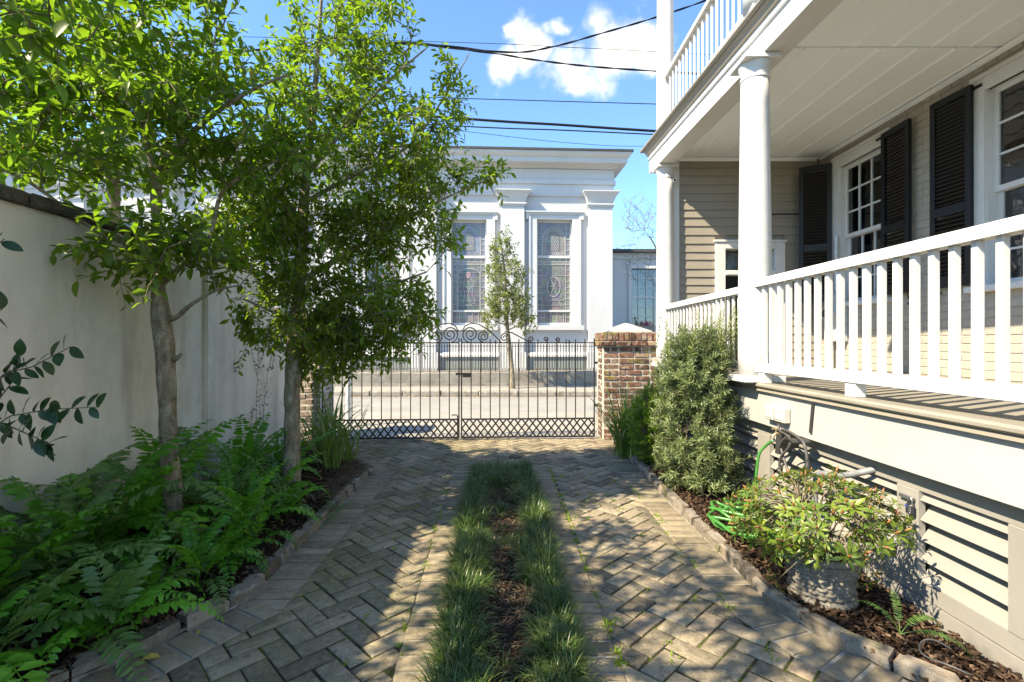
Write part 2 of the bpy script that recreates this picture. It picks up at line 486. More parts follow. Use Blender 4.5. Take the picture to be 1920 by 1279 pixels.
def leafmat(name, stops, trans, tfac=.38, rough=.35, spec=.45, byobj=0.0):
    t = NT(name)
    r = rand01(t)
    if byobj:      # whole fronds differ, their leaflets only a little
        oi = t.node('ShaderNodeObjectInfo'); r = t.math('ADD', t.math('MULTIPLY', oi.outputs['Random'], byobj), t.math('MULTIPLY', t.island(), 1 - byobj))
    k = t.ramp(r, stops)
    k = t.mix(.35, k, t.ramp(t.noise(45, 3), [(.3, stops[0][1]), (.7, stops[-1][1])]))
    t.done(k, rough, None, spec=spec)
    tr = t.node('ShaderNodeBsdfTranslucent')
    t.put(tr.inputs['Color'], t.mix(.6, k, trans, 'MIX'))
    mx = t.node('ShaderNodeMixShader'); mx.inputs[0].default_value = tfac
    t.l.new(t.b.outputs[0], mx.inputs[1]); t.l.new(tr.outputs[0], mx.inputs[2]); t.l.new(mx.outputs[0], t.out.inputs['Surface'])
    return t.m
M['leaf_holly'] = leafmat('holly_leaf', [(0, (.012, .050, .010)), (.5, (.042, .120, .016)), (.95, (.115, .225, .026)), (.985, (.30, .25, .03))], (.32, .58, .03), .52, .42, .36)
M['leaf_tree'] = leafmat('tree_leaf', [(0, (.015, .055, .010)), (.5, (.052, .132, .017)), (.96, (.13, .24, .028)), (.99, (.30, .23, .03))], (.35, .60, .03), .52, .42, .36)
M['leaf_street'] = leafmat('street_tree_leaf', [(0, (.085, .11, .025)), (1, (.24, .27, .075))], (.30, .38, .06), .35, .5)
M['leaf_cam'] = leafmat('camellia_leaf', [(0, (.009, .034, .009)), (1, (.026, .070, .018))], (.08, .22, .03), .15, .34, .4)
M['leaf_fern'] = leafmat('fern_leaf', [(0, (.012, .075, .008)), (.3, (.028, .150, .012)), (.65, (.075, .27, .018)), (1, (.18, .43, .03))], (.18, .55, .03), .30, .38, .4, .78)
M['leaf_fern_dull'] = leafmat('dull_fern_leaf', [(0, (.045, .110, .026)), (1, (.14, .235, .055))], (.20, .40, .05), .28, .42, .4, .6)
M['leaf_box'] = leafmat('boxwood_leaf', [(0, (.06, .14, .010)), (.6, (.17, .30, .02)), (1, (.32, .44, .035))], (.45, .65, .04), .42, .4)
M['leaf_podo'] = leafmat('podocarpus_leaf', [(0, (.045, .080, .026)), (.5, (.115, .160, .055)), (1, (.29, .33, .14))], (.18, .28, .06), .22, .40)
M['leaf_podo_tip'] = leafmat('podocarpus_shoot', [(0, (.16, .24, .05)), (1, (.28, .34, .08))], (.30, .42, .08), .3, .42)
M['leaf_rhodo'] = leafmat('azalea_leaf', [(0, (.035, .090, .012)), (.5, (.095, .17, .020)), (1, (.26, .31, .05))], (.30, .38, .06), .32, .4)
M['bud'] = leafmat('azalea_bud', [(0, (.26, .085, .035)), (1, (.42, .20, .08))], (.4, .18, .06), .2, .5)
M['blade'] = leafmat('mondo_blade', [(0, (.010, .042, .008)), (.5, (.028, .095, .018)), (.92, (.070, .165, .032)), (1, (.24, .22, .07))], (.10, .28, .03), .22, .36, .4)
M['blade_iris'] = leafmat('strap_leaf', [(0, (.06, .14, .02)), (.7, (.18, .30, .045)), (1, (.40, .42, .10))], (.20, .30, .05), .28, .38)
M['vine'] = leafmat('vine_leaf', [(0, (.060, .065, .028)), (1, (.17, .165, .07))], (.2, .2, .06), .2, .5)
M['dead_leaf'] = leafmat('dry_leaf', [(0, (.16, .085, .03)), (1, (.42, .27, .09))], (.4, .26, .06), .2, .6)
M['yellow_leaf'] = leafmat('yellow_leaf', [(0, (.50, .32, .06)), (1, (.62, .45, .10))], (.5, .35, .06), .2, .6)
M['berry'] = paint('red_berry', (.55, .02, .015), .25, .1, 20, .05, 60)
M['pink'] = leafmat('pink_petal', [(0, (.45, .05, .12)), (1, (.70, .22, .30))], (.6, .15, .2), .3, .5)
def m_iron():
    t = NT('wrought_iron')
    k = t.ramp(t.noise(14, 6, .65), [(.3, (.012, .011, .011)), (.62, (.030, .024, .021)), (.8, (.12, .06, .035))])
    return t.done(k, .55, t.bump(t.noise(80, 4), .3, .003), metal=.2, spec=.4)
M['iron'] = m_iron()
def simple(name, c, rough=.5, metal=0.0, var=.15, scale=20, spec=.5):
    t = NT(name); k = t.ramp(t.noise(scale, 4), [(.3, tuple(x * (1 - var) for x in c)), (.7, tuple(min(1, x * (1 + var)) for x in c))])
    return t.done(k, rough, t.bump(t.noise(scale * 4, 3), .1, .003), metal, spec)
M['hose'] = simple('hose_rubber', (.045, .19, .035), .35, 0, .15, 30)
M['hose2'] = simple('hose_stripe', (.30, .62, .12), .35, 0, .1, 30)
M['rubber'] = simple('black_rubber', (.035, .034, .034), .5)
M['cable'] = simple('dark_cable', (.075, .070, .066), .5)
M['steel'] = simple('brushed_steel', (.45, .45, .45), .35, .9)
M['brass'] = simple('brass', (.50, .40, .24), .4, .7)
M['pvc'] = simple('grey_pvc', (.20, .205, .21), .5)
M['boxgrey'] = simple('meter_box_metal', (.50, .52, .51), .45, .2)
M['outlet'] = simple('outlet_plastic', (.48, .46, .41), .5)
M['dark'] = simple('dark_plastic', (.02, .02, .022), .4)
M['blue'] = simple('blue_dial', (.03, .08, .42), .4)
M['wire'] = simple('wire_insulation', (.012, .012, .014), .6, spec=.2)
M['camwhite'] = simple('camera_plastic', (.75, .75, .75), .35)
M['interior'] = simple('dim_interior', (.40, .385, .36), .9)
M['curtain'] = paint('curtain_cloth', (.55, .54, .50), .9, .2, 9, .3, 30)
def m_glass(name='window_glass', tintc=(.85, .88, .87)):
    t = NT(name)
    g = t.b; g.inputs['Base Color'].default_value = (*tintc, 1); g.inputs['Roughness'].default_value = .03
    tr = t.node('ShaderNodeBsdfTransparent'); tr.inputs[0].default_value = (*tintc, 1)
    gl = t.node('ShaderNodeBsdfGlossy'); gl.inputs['Roughness'].default_value = .02
    t.l.new(t.bump(t.noise(5, 2), .12, .02), gl.inputs['Normal'])
    fr = t.node('ShaderNodeFresnel'); fr.inputs[0].default_value = 1.6
    mx = t.node('ShaderNodeMixShader'); t.l.new(t.math('ADD', fr.outputs[0], .06), mx.inputs[0])
    t.l.new(tr.outputs[0], mx.inputs[1]); t.l.new(gl.outputs[0], mx.inputs[2]); t.l.new(mx.outputs[0], t.out.inputs['Surface'])
    return t.m
M['glass'] = m_glass()
def m_stained(name, warm):
    t = NT(name)
    v = t.node('ShaderNodeTexVoronoi'); v.inputs['Scale'].default_value = 5.0; t.l.new(t.pos(), v.inputs['Vector'])
    k = t.ramp(t.noise(4.5, 6, .7), [(.3, (.085, .088, .098)), (.5, (.165, .165, .172)), (.72, (.30, .30, .31))])
    k = t.mix(.35, k, v.outputs['Color'], 'SOFT_LIGHT')
    k = t.mix(.5, k, warm)
    return t.done(k, .22, t.bump(t.noise(9, 3), .25, .02), spec=.6)
M['sg_blue'] = m_stained('stained_glass_blue', (.19, .22, .27))
M['sg_grey'] = m_stained('stained_glass_grey', (.17, .165, .155))
M['sg_rose'] = m_stained('stained_glass_rose', (.28, .235, .215))
M['sg_pink'] = m_stained('stained_glass_pink', (.42, .20, .17))
M['sg_dark'] = m_stained('stained_glass_dark', (.055, .055, .055))
M['lead'] = simple('lead_came', (.50, .48, .45), .6, .2)
def m_basket():
    t = NT('cast_stone_planter')
    k = t.ramp(t.noise(20, 6, .7), [(.3, (.13, .115, .093)), (.7, (.245, .222, .186))])
    k = t.mix(t.math('MULTIPLY', t.step(t.noise(9, 7, .7), .54, .7), .45), k, (.17, .15, .12))
    return t.done(k, .9, t.bump(t.noise(70, 5, .7), .5, .005), spec=.2)
M['basket'] = m_basket()
M['porch_floor'] = paint('porch_floor_paint', (.275, .248, .20), .5, .15, 3, .25, 40, dirt=(.4, (.17, .15, .118)))

def m_shadebrick():  # left pillar's brick, its red dulled in the colour to stand for shade
    t = NT('shade_toned_brick')
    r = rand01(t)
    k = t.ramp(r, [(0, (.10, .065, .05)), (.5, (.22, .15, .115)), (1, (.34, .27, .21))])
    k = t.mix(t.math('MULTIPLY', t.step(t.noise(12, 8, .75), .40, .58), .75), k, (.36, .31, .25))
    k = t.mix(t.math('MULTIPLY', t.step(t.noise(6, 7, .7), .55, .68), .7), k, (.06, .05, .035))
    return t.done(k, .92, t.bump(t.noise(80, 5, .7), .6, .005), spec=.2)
M['shadebrick'] = m_shadebrick()
# ------------------------------------------------------------------ ground, street, driveway
def sheet(x0, x1, y0, y1, z): return MB().add([(x0, y0, z), (x1, y0, z), (x1, y1, z), (x0, y1, z)], [(0, 1, 2, 3)])
struct('ground', sheet(-400, 400, -60, 700, -.10), M['soil'])
struct('pavement', sheet(-60, 60, 6.62, 9.15, -.012), M['concrete'])
struct('road', sheet(-60, 60, 9.15, 11.95, -.03), M['road'])
mb = MB(); mb.box((-60, 9.10, -.09), (60, 9.22, -.022)); struct('gutter', mb, M['kerbstone'])
far_pave = MB(); far_pave.box((-60, 12.10, -.09), (60, 13.42, .095)); struct('far_pavement', far_pave, M['concrete'])
kerb = tag(link('kerb', None), kind='structure')
x = -9.0
while x < 7:
    l = rnd.uniform(.75, 1.15)
    m = MB(); m.bbox((x, 11.95 + rnd.uniform(-.012, .012), -.09), (x + l - .012, 12.098, .10 + rnd.uniform(-.012, .008)), .02)
    part('kerb_stone', m, M['kerbstone'], kerb); x += l
mb = MB(); mb.box((-60, 11.97, -.09), (-9.0, 12.09, .09)); mb.box((x, 11.97, -.09), (60, 12.09, .09)); part('kerb_run', mb, M['kerbstone'], kerb)

# ---- the drive: lines measured on the ground
def mL(y): return -.459 - (.130 / 2.835) * (y - 1.875)          # left edge of the planted median's border
def mR(y): return .438 - (.044 / 2.655) * (y - 1.875)
MED_END = 4.92
LEFT_IN = [(-2.3, .55), (-1.37, 1.914), (-1.112, 2.36), (-1.165, 4.90), (-1.75, 5.62), (-2.46, 6.25)]     # inner line of the border course
RIGHT_IN = [(2.05, .75), (1.17, 2.02), (1.062, 2.33), (1.050, 3.81), (1.08, 5.80), (1.10, 6.62)]
base = sheet(-2.75, 1.45, .3, 6.62, -.0045)
driveway = struct('driveway', base, M['joint'])

def clip(poly, n, c):
    """keep the part of poly where n.p >= c"""
    out = []
    for i in range(len(poly)):
        a, b = poly[i], poly[(i + 1) % len(poly)]
        da, db = n[0] * a[0] + n[1] * a[1] - c, n[0] * b[0] + n[1] * b[1] - c
        if da >= 0: out.append(a)
        if (da >= 0) != (db >= 0):
            t = da / (da - db); out.append((a[0] + (b[0] - a[0]) * t, a[1] + (b[1] - a[1]) * t))
    return out
def clipline(poly, p, q, keep):
    n = (-(q[1] - p[1]), q[0] - p[0]); c = n[0] * p[0] + n[1] * p[1]
    if n[0] * keep[0] + n[1] * keep[1] < c: n = (-n[0], -n[1]); c = -c
    return clip(poly, n, c)
def area(p): return abs(sum(p[i][0] * p[(i + 1) % len(p)][1] - p[(i + 1) % len(p)][0] * p[i][1] for i in range(len(p)))) / 2
def path_x(path, y):
    for (x0, y0), (x1, y1) in zip(path, path[1:]):
        if y0 <= y <= y1: return x0 + (x1 - x0) * (y - y0) / (y1 - y0), ((x0, y0), (x1, y1))
    return path[-1][0], (path[-2], path[-1])
def slab(poly, z0, z1, ch, jit=0.0, tilt=(0, 0)):
    """a paver: polygon prism with worn, rounded top edges"""
    n = len(poly); cx = sum(p[0] for p in poly) / n; cy = sum(p[1] for p in poly) / n
    r = max(.02, math.sqrt(area(poly)))
    def inset(p, k): return (cx + (p[0] - cx) * (1 - k / r * 1.6), cy + (p[1] - cy) * (1 - k / r * 1.6))
    def zz(p, z): return z + (p[0] - cx) * tilt[0] + (p[1] - cy) * tilt[1]
    V = [(*p, z0) for p in poly] + [(*p, zz(p, z1 - ch)) for p in poly] + [(*inset(p, ch * .35), zz(p, z1 - ch * .35)) for p in poly] + [(*inset(p, ch * 1.2), zz(p, z1)) for p in poly]
    F = [(k * n + i, k * n + (i + 1) % n, (k + 1) * n + (i + 1) % n, (k + 1) * n + i) for k in range(3) for i in range(n)] + [tuple(range(3 * n, 4 * n))]
    return V, F
def place_pieces(name, pieces, mat, parent, limit=300, rest='rest'):
    """pieces = list of (size key, V, F); the largest in view become objects, the rest one part"""
    pieces.sort(key=lambda p: -p[0])
    for k, V, F in pieces[:limit]:
        c = Vector((sum(v[0] for v in V) / len(V), sum(v[1] for v in V) / len(V), sum(v[2] for v in V) / len(V)))
        o = part(name, MB().add([Vector(v) - c for v in V], F), mat, parent, 40)
        o.location = c
    if len(pieces) > limit:
        m = MB()
        for k, V, F in pieces[limit:]: m.add(V, F)
        o = part(rest, m, mat, parent, 40); o['kind'] = 'stuff'

BL, BW, JT = .2035, .1017, .0085
pieces = []
ca, sa = math.cos(R(45)), math.sin(R(45))
inset_j = JT / 2
for i in range(-60, 61):
    for j in range(-60, 61):
        # herringbone: brick lattice in units of half bricks
        for typ in (0, 1):
            k = j
            if typ == 0: x0, y0, w, h = (i * 4 + k) % 4 + (i * 4 + k) // 4 * 4, k, 2, 1
            else: x0, y0, w, h = i * 4 + k + 2 + 0, k - 1 + 0, 1, 2
            if typ == 0: x0 = i * 4 + k
            u0, v0, u1, v1 = x0 * BW, y0 * BW, (x0 + w) * BW, (y0 + h) * BW
            uc, vc = (u0 + u1) / 2, (v0 + v1) / 2
            # left lane is laid a little askew of the right lane
            rot = R(45)
            cxw, cyw = uc * ca - vc * sa, uc * sa + vc * ca + 3.6
            if not (-2.7 < cxw < 2.2 and .85 < cyw < 6.72): continue
            jx, jy, ja = rnd.uniform(-.002, .002), rnd.uniform(-.002, .002), rnd.uniform(-.012, .012)
            hw, hh = (u1 - u0) / 2 - inset_j + rnd.uniform(-.0015, .0012), (v1 - v0) / 2 - inset_j + rnd.uniform(-.0015, .0012)
            poly = []
            for a, b in ((-1, -1), (1, -1), (1, 1), (-1, 1)):
                uu, vv = a * hw, b * hh
                th = rot + ja
                poly.append((cxw + jx + uu * math.cos(th) - vv * math.sin(th) + rnd.gauss(0, .0016), cyw + jy + uu * math.sin(th) + vv * math.cos(th) + rnd.gauss(0, .0016)))
            full = area(poly)
            lx, ls = path_x(LEFT_IN, cyw); rx, rs = path_x(RIGHT_IN, cyw)
            poly = clipline(poly, *ls, (0, cyw))
            if len(poly) > 2: poly = clipline(poly, *rs, (0, cyw))
            if len(poly) < 3: continue
            ml, mr = mL(cyw), mR(cyw)
            if cyw < MED_END + .05:
                if cyw > MED_END - .08 and ml + .08 < cxw < mr - .08: poly = clip(poly, (0, 1), MED_END + .004)
                elif cxw < (ml + mr) / 2: poly = clipline(poly, (mL(0), 0), (mL(5), 5), (-9, cyw))
                else: poly = clipline(poly, (mR(0), 0), (mR(5), 5), (9, cyw))
            elif cyw < MED_END + .2 and ml - .05 < cxw < mr + .05: poly = clip(poly, (0, 1), MED_END + .004)
            poly = clip(poly, (0, -1), -6.615) if len(poly) > 2 else poly
            if len(poly) < 3 or area(poly) < .0012: continue
            # drop needle corners
            q = []
            for p in poly:
                if not q or math.hypot(p[0] - q[-1][0], p[1] - q[-1][1]) > .004: q.append(p)
            if len(q) < 3: continue
            dz = abs(rnd.gauss(0, .0022))
            V, F = slab(q, -.05, dz, .006, tilt=(rnd.gauss(0, .011), rnd.gauss(0, .011)))
            vis = area(q) / (cyw ** 2.6) * (1 if abs(cxw) / cyw < 1.06 and cyw > 1.85 else .02)
            pieces.append((vis, V, F))
print('pavers', len(pieces))
place_pieces('paver', pieces, M['paver'], driveway, 300, 'far_pavers')

def course(path, step, length, width, side, z, mat, parent, name, jitter=.004, ch=.006, rough=0.0, sx=0.0):
    """bricks laid across a line: length points to the given side"""
    pcs = []
    pts = [Vector(p) for p in path]
    d_acc = 0.0; total = sum((b - a).length for a, b in zip(pts, pts[1:]))
    d = step / 2
    while d < total:
        t = d; 
        for a, b in zip(pts, pts[1:]):
            L = (b - a).length
            if t <= L: break
            t -= L
        dr = (b - a).normalized(); nr = Vector((-dr.y, dr.x)) * side
        c = a + dr * t
        l = length + rnd.uniform(-jitter, jitter); w = width + rnd.uniform(-.003, .002)
        ang = rnd.uniform(-.02, .02); dr2 = Vector((dr.x * math.cos(ang) - dr.y * math.sin(ang), dr.x * math.sin(ang) + dr.y * math.cos(ang)))
        s0 = sx + rnd.uniform(-.003, .003)
        poly = [c + nr * s0 - dr2 * w / 2, c + nr * s0 + dr2 * w / 2, c + nr * (s0 + l) + dr2 * w / 2, c + nr * (s0 + l) - dr2 * w / 2]
        poly = [(p.x, p.y) for p in poly]
        if sum(poly[i][0] * poly[(i + 1) % 4][1] - poly[(i + 1) % 4][0] * poly[i][1] for i in range(4)) < 0: poly = poly[::-1]
        zt = z + .0025 + abs(rnd.gauss(0, .002))
        V, F = slab(poly, -.06, zt, ch, tilt=(rnd.gauss(0, .009), rnd.gauss(0, .009)))
        if rough: V = [(x + rnd.gauss(0, rough), y + rnd.gauss(0, rough), z + rnd.gauss(0, rough * .8)) for x, y, z in V]
        cy = c.y
        pcs.append((1 / max(cy, .5) ** 2 * (1 if cy > 1.7 else .01), V, F))
        d += step
    place_pieces(name, pcs, mat, parent, 300, name + '_run')

border = struct('border_bed', MB(), M['oldmortar'])
def strip_mesh(path, side, w0, w1, z):
    pts = [Vector(p) for p in path]; V = []; F = []
    for i, p in enumerate(pts):
        dr = (pts[min(i + 1, len(pts) - 1)] - pts[max(i - 1, 0)]).normalized(); nr = Vector((-dr.y, dr.x)) * side
        a, b = p + nr * w0, p + nr * w1
        V += [(a.x, a.y, z), (b.x, b.y, z)]
    for i in range(len(pts) - 1): F.append((2 * i, 2 * i + 1, 2 * i + 3, 2 * i + 2))
    return V, F
bb = MB()
LB = LEFT_IN[:5]; RB = RIGHT_IN[:6]
bb.add(*strip_mesh(LB, 1, -.001, .25, -.0035)); bb.add(*strip_mesh(RB, -1, -.001, .25, -.0035))
MLp = [(mL(1.2), 1.2), (mL(MED_END), MED_END)]; MRp = [(mR(1.2), 1.2), (mR(MED_END), MED_END)]
bb.add(*strip_mesh(MLp, -1, -.001, .205, -.0035)); bb.add(*strip_mesh(MRp, 1, -.001, .205, -.0035))
border.data = bb.mesh('border_bed'); border.data.materials.append(M['oldmortar'])
course(LB, .1035, .212, .086, 1, .001, M['border'], border, 'border_brick')
course(RB, .1035, .212, .086, -1, .001, M['border'], border, 'border_brick')
course(MLp, .1035, .200, .087, -1, .001, M['border'], border, 'border_brick')
course(MRp, .1035, .200, .087, 1, .001, M['border'], border, 'border_brick')
# upright kerb bricks that hold the beds
edging = struct('bed_edging', MB(), M['oldmortar'])
eb = MB(); eb.add(*strip_mesh(LB[1:5], 1, .228, .285, .012)); eb.add(*strip_mesh(RB[1:], -1, .228, .285, .012))
edging.data = eb.mesh('bed_edging'); edging.data.materials.append(M['oldmortar'])
def kerbcourse(path, side, step):
    course(path, step, .064, step - .016, side, .058, M['kerbbrick'], edging, 'kerb_brick', .010, .016, sx=.222, rough=.006)
kerbcourse(LB, 1, .205); kerbcourse(RB, -1, .215)

# drain cover
m = MB(); m.lathe([(.075, -.02), (.075, .003), (.062, .006), (.060, .001)], n=24)
for k in range(-2, 3): m.cbox((k * .022, 0, .002), (.008, .09, .006))
d = solo('drain_cover', m, M['iron'], 'small round iron drain cover set in the brick drive near the gate', 'drain cover', smooth=40)
d.location = G(966, 858) + Vector((0, 0, .004))

# planting soil: two beds and the median
def bed(name, poly_fn, x0, x1, y0, y1, z, amp, nx, ny):
    V = []; F = []
    for j in range(ny + 1):
        y = y0 + (y1 - y0) * j / ny
        a, b = poly_fn(y)
        for i in range(nx + 1):
            x = a + (b - a) * i / nx
            e = min(i, nx - i) / nx
            V.append((x, y, z + amp * min(1, e * 6) * (1 + .5 * math.sin(x * 9 + y * 5) * math.sin(y * 11)) + rnd.uniform(-.006, .006)))
    for j in range(ny):
        for i in range(nx):
            k = j * (nx + 1) + i; F.append((k, k + 1, k + nx + 2, k + nx + 1))
    return struct(name, MB().add(V, F), M['soil'], True)
def WX(y): return -2.53 - .035 * y           # face of the garden wall
def left_edge(y): return path_x(LEFT_IN, min(max(y, .6), 6.2))[0] - .26
def right_edge(y): return path_x(RIGHT_IN, min(max(y, .8), 6.6))[0] + .255
bed('planting_bed', lambda y: (WX(y) - .02, min(left_edge(y), -1.37)), 0, 0, .8, 6.1, .022, .022, 24, 90)
rb_ = bed('planting_bed', lambda y: (right_edge(y), 2.06), 0, 0, .9, 6.35, .020, .016, 16, 90)
def bz(x): return .034 - .085 * max(0, min(1, (x - 1.3) / .75))     # the right bed falls towards the house
for v in rb_.data.vertices: v.co.z += bz(v.co.x) - .03
bed('planting_bed', lambda y: (mL(y) + .195, mR(y) - .195), 0, 0, 1.0, MED_END + .02, -.005, .028, 16, 80)

# ------------------------------------------------------------------ garden wall on the left
gw = thing('garden_wall', 'tall shaded beige stucco garden wall with a dark mossy brick coping on the left', 'wall', (WX(3), 3, 0))
def wtop(y):
    if y < 5.0: return 2.03
    t = min(1, (y - 5.0) / 1.3); return 2.03 - .78 * (t * t * (3 - 2 * t))
ys = [-.8, 1.0, 3.0, 4.2, 5.0] + [5.0 + .1 * k for k in range(1, 14)]
V = []; F = []
for y in ys:
    V += [(WX(y), y, -.05), (WX(y), y, wtop(y)), (WX(y) - .24, y, wtop(y)), (WX(y) - .24, y, -.05)]
for i in range(len(ys) - 1):
    for k in range(4): a, b = i * 4 + k, i * 4 + (k + 1) % 4; F.append((a, b, b + 4, a + 4))
F += [(3, 2, 1, 0), tuple(len(V) - 4 + k for k in range(4))]
m = MB().add(V, F); o = part('wall_face', m, M['stucco'], gw); o.location = -gw.location
m = MB(); m.box((0, -.065, -.05), (.045, .065, 1.93)); o = part('buttress_strip', m, M['stucco'], gw)
o.location = Vector((WX(4.33) - .004, 4.33, 0)) - gw.location
y = -.8
while y < 6.15:
    l = rnd.uniform(.17, .23)
    z = min(wtop(y), wtop(y + l)); sl = (wtop(y + l) - wtop(y)) / l
    for row in (0,):
        m = MB(); h = rnd.uniform(.055, .072)
        ov = .035 if row == 0 else .012
        m.bbox((-.28 + ov * 0, 0, 0), (ov + rnd.uniform(-.012, .012), l - .008, h), .014)
        me = m.mesh('coping_brick', 40)
        for v in me.vertices: v.co += Vector((rnd.uniform(-.006, .006), rnd.uniform(-.006, .006), rnd.uniform(-.008, .008)))
        o = link('coping_brick', me, M['coping'], gw)
        o.location = Vector((WX(y), y + (0 if row == 0 else l * .4), wtop(y) + row * .062 + .002)) - gw.location
        o.rotation_euler = (math.atan(sl), rnd.uniform(-.04, .06), rnd.uniform(-.05, .05))
    y += l

# ------------------------------------------------------------------ brick gate pillars
def pillar(x0, x1, y0, y1, label, bmat='redbrick'):
    t = thing('gate_pillar', label, 'pillar', ((x0 + x1) / 2, (y0 + y1) / 2, 0), 'brick pillars at the gate')
    cx, cy = t.location.x, t.location.y; W, D = x1 - x0, y1 - y0
    m = MB(); m.box((-W / 2 + .0035, -D / 2 + .0035, -.05), (W / 2 - .0035, D / 2 - .0035, 1.25)); part('mortar_core', m, M['mortar'], t)
    CH = .0775
    def brick(a, b):
        me = MB().bbox(a, b, .006).mesh('brick', 40)
        for v in me.vertices: v.co += Vector((rnd.uniform(-.004, .004), rnd.uniform(-.005, .005), rnd.uniform(-.004, .004)))
        link('brick', me, M[bmat], t)
    for k in range(16):
        z0, z1 = k * CH + .009 + rnd.uniform(-.003, .003), (k + 1) * CH - .009 + rnd.uniform(-.003, .003)
        # front and back faces
        for fy, sg in ((-D / 2, 1), (D / 2, -1)):
            x = -W / 2 + (0 if k % 2 else .0); first = (.10 if k % 2 else .205); q = first
            while x < W / 2 - .03:
                e = min(x + q, W / 2)
                if W / 2 - e < .05: e = W / 2
                pr = rnd.uniform(-.002, .009)
                a, b = ((x + .009, fy - pr, z0), (e - .009 + rnd.uniform(-.004, .004), fy + .09, z1)) if sg > 0 else ((x + .006, fy - .09, z0), (e - .006, fy + pr, z1))
                brick(a, b); x = e; q = rnd.choice((.205, .205, .102))
        for fx, sg in ((-W / 2, 1), (W / 2, -1)):
            y = -D / 2 + .10
            while y < D / 2 - .12:
                e = min(y + (.205 if k % 2 else .102 if y < -D / 2 + .15 else .205), D / 2 - .10); pr = rnd.uniform(-.004, .006)
                a, b = ((fx - pr, y + .006, z0), (fx + .09, e - .006, z1)) if sg > 0 else ((fx - .09, y + .006, z0), (fx + pr, e - .006, z1))
                brick(a, b); y = e
    # projecting cap: one course flat, one course on end
    m = MB(); m.box((-W / 2 - .01, -D / 2 - .01, 1.25), (W / 2 + .01, D / 2 + .01, 1.428)); part('cap_core', m, M['mortar'], t)
    for (z0, z1, pj, st) in ((1.247, 1.305, .045, .205), (1.315, 1.425, .028, .075)):
        x = -W / 2 - pj
        while x < W / 2 + pj - .02:
            e = min(x + st, W / 2 + pj)
            brick((x + .005, -D / 2 - pj - rnd.uniform(0, .006), z0), (e - .005, -D / 2 + .06, z1)); brick((x + .005, D / 2 - .06, z0), (e - .005, D / 2 + pj, z1)); x = e
        y = -D / 2 + .06
        while y < D / 2 - .08:
            e = min(y + st, D / 2 - .06)
            brick((-W / 2 - pj, y + .005, z0), (-W / 2 + .06, e - .005, z1)); brick((W / 2 - .06, y + .005, z0), (W / 2 + pj, e - .005, z1)); y = e
    m = MB(); a, b = W / 2 - .05, D / 2 - .05
    m.add([(-a, -b, 1.43), (a, -b, 1.43), (a, b, 1.43), (-a, b, 1.43), (-a, -b, 1.445), (a, -b, 1.445), (a, b, 1.445), (-a, b, 1.445), (-.02, -.02, 1.555), (.02, -.02, 1.555), (.02, .02, 1.555), (-.02, .02, 1.555)],
          [(0, 1, 5, 4), (1, 2, 6, 5), (2, 3, 7, 6), (3, 0, 4, 7), (4, 5, 9, 8), (5, 6, 10, 9), (6, 7, 11, 10), (7, 4, 8, 11), (8, 9, 10, 11)])
    part('capstone', m, M['capstone'], t)
    return t
pillar(1.21, 1.92, 6.50, 7.02, 'red brick pillar with pale pyramid cap on the right of the gate')
pillar(-3.02, -2.53, 6.48, 6.98, 'mostly hidden brick pillar left of the gate behind the second tree', 'shadebrick')
m = MB(); m.bbox((-.045, -.03, 0), (.045, .03, .05), .006); m.cbox((.012, -.032, .028), (.03, .006, .02))
o = solo('plaque_light', m, M['camwhite'], 'tiny white light box on the left corner of the right brick pillar', 'light')
o.location = (1.245, 6.50, 1.427)

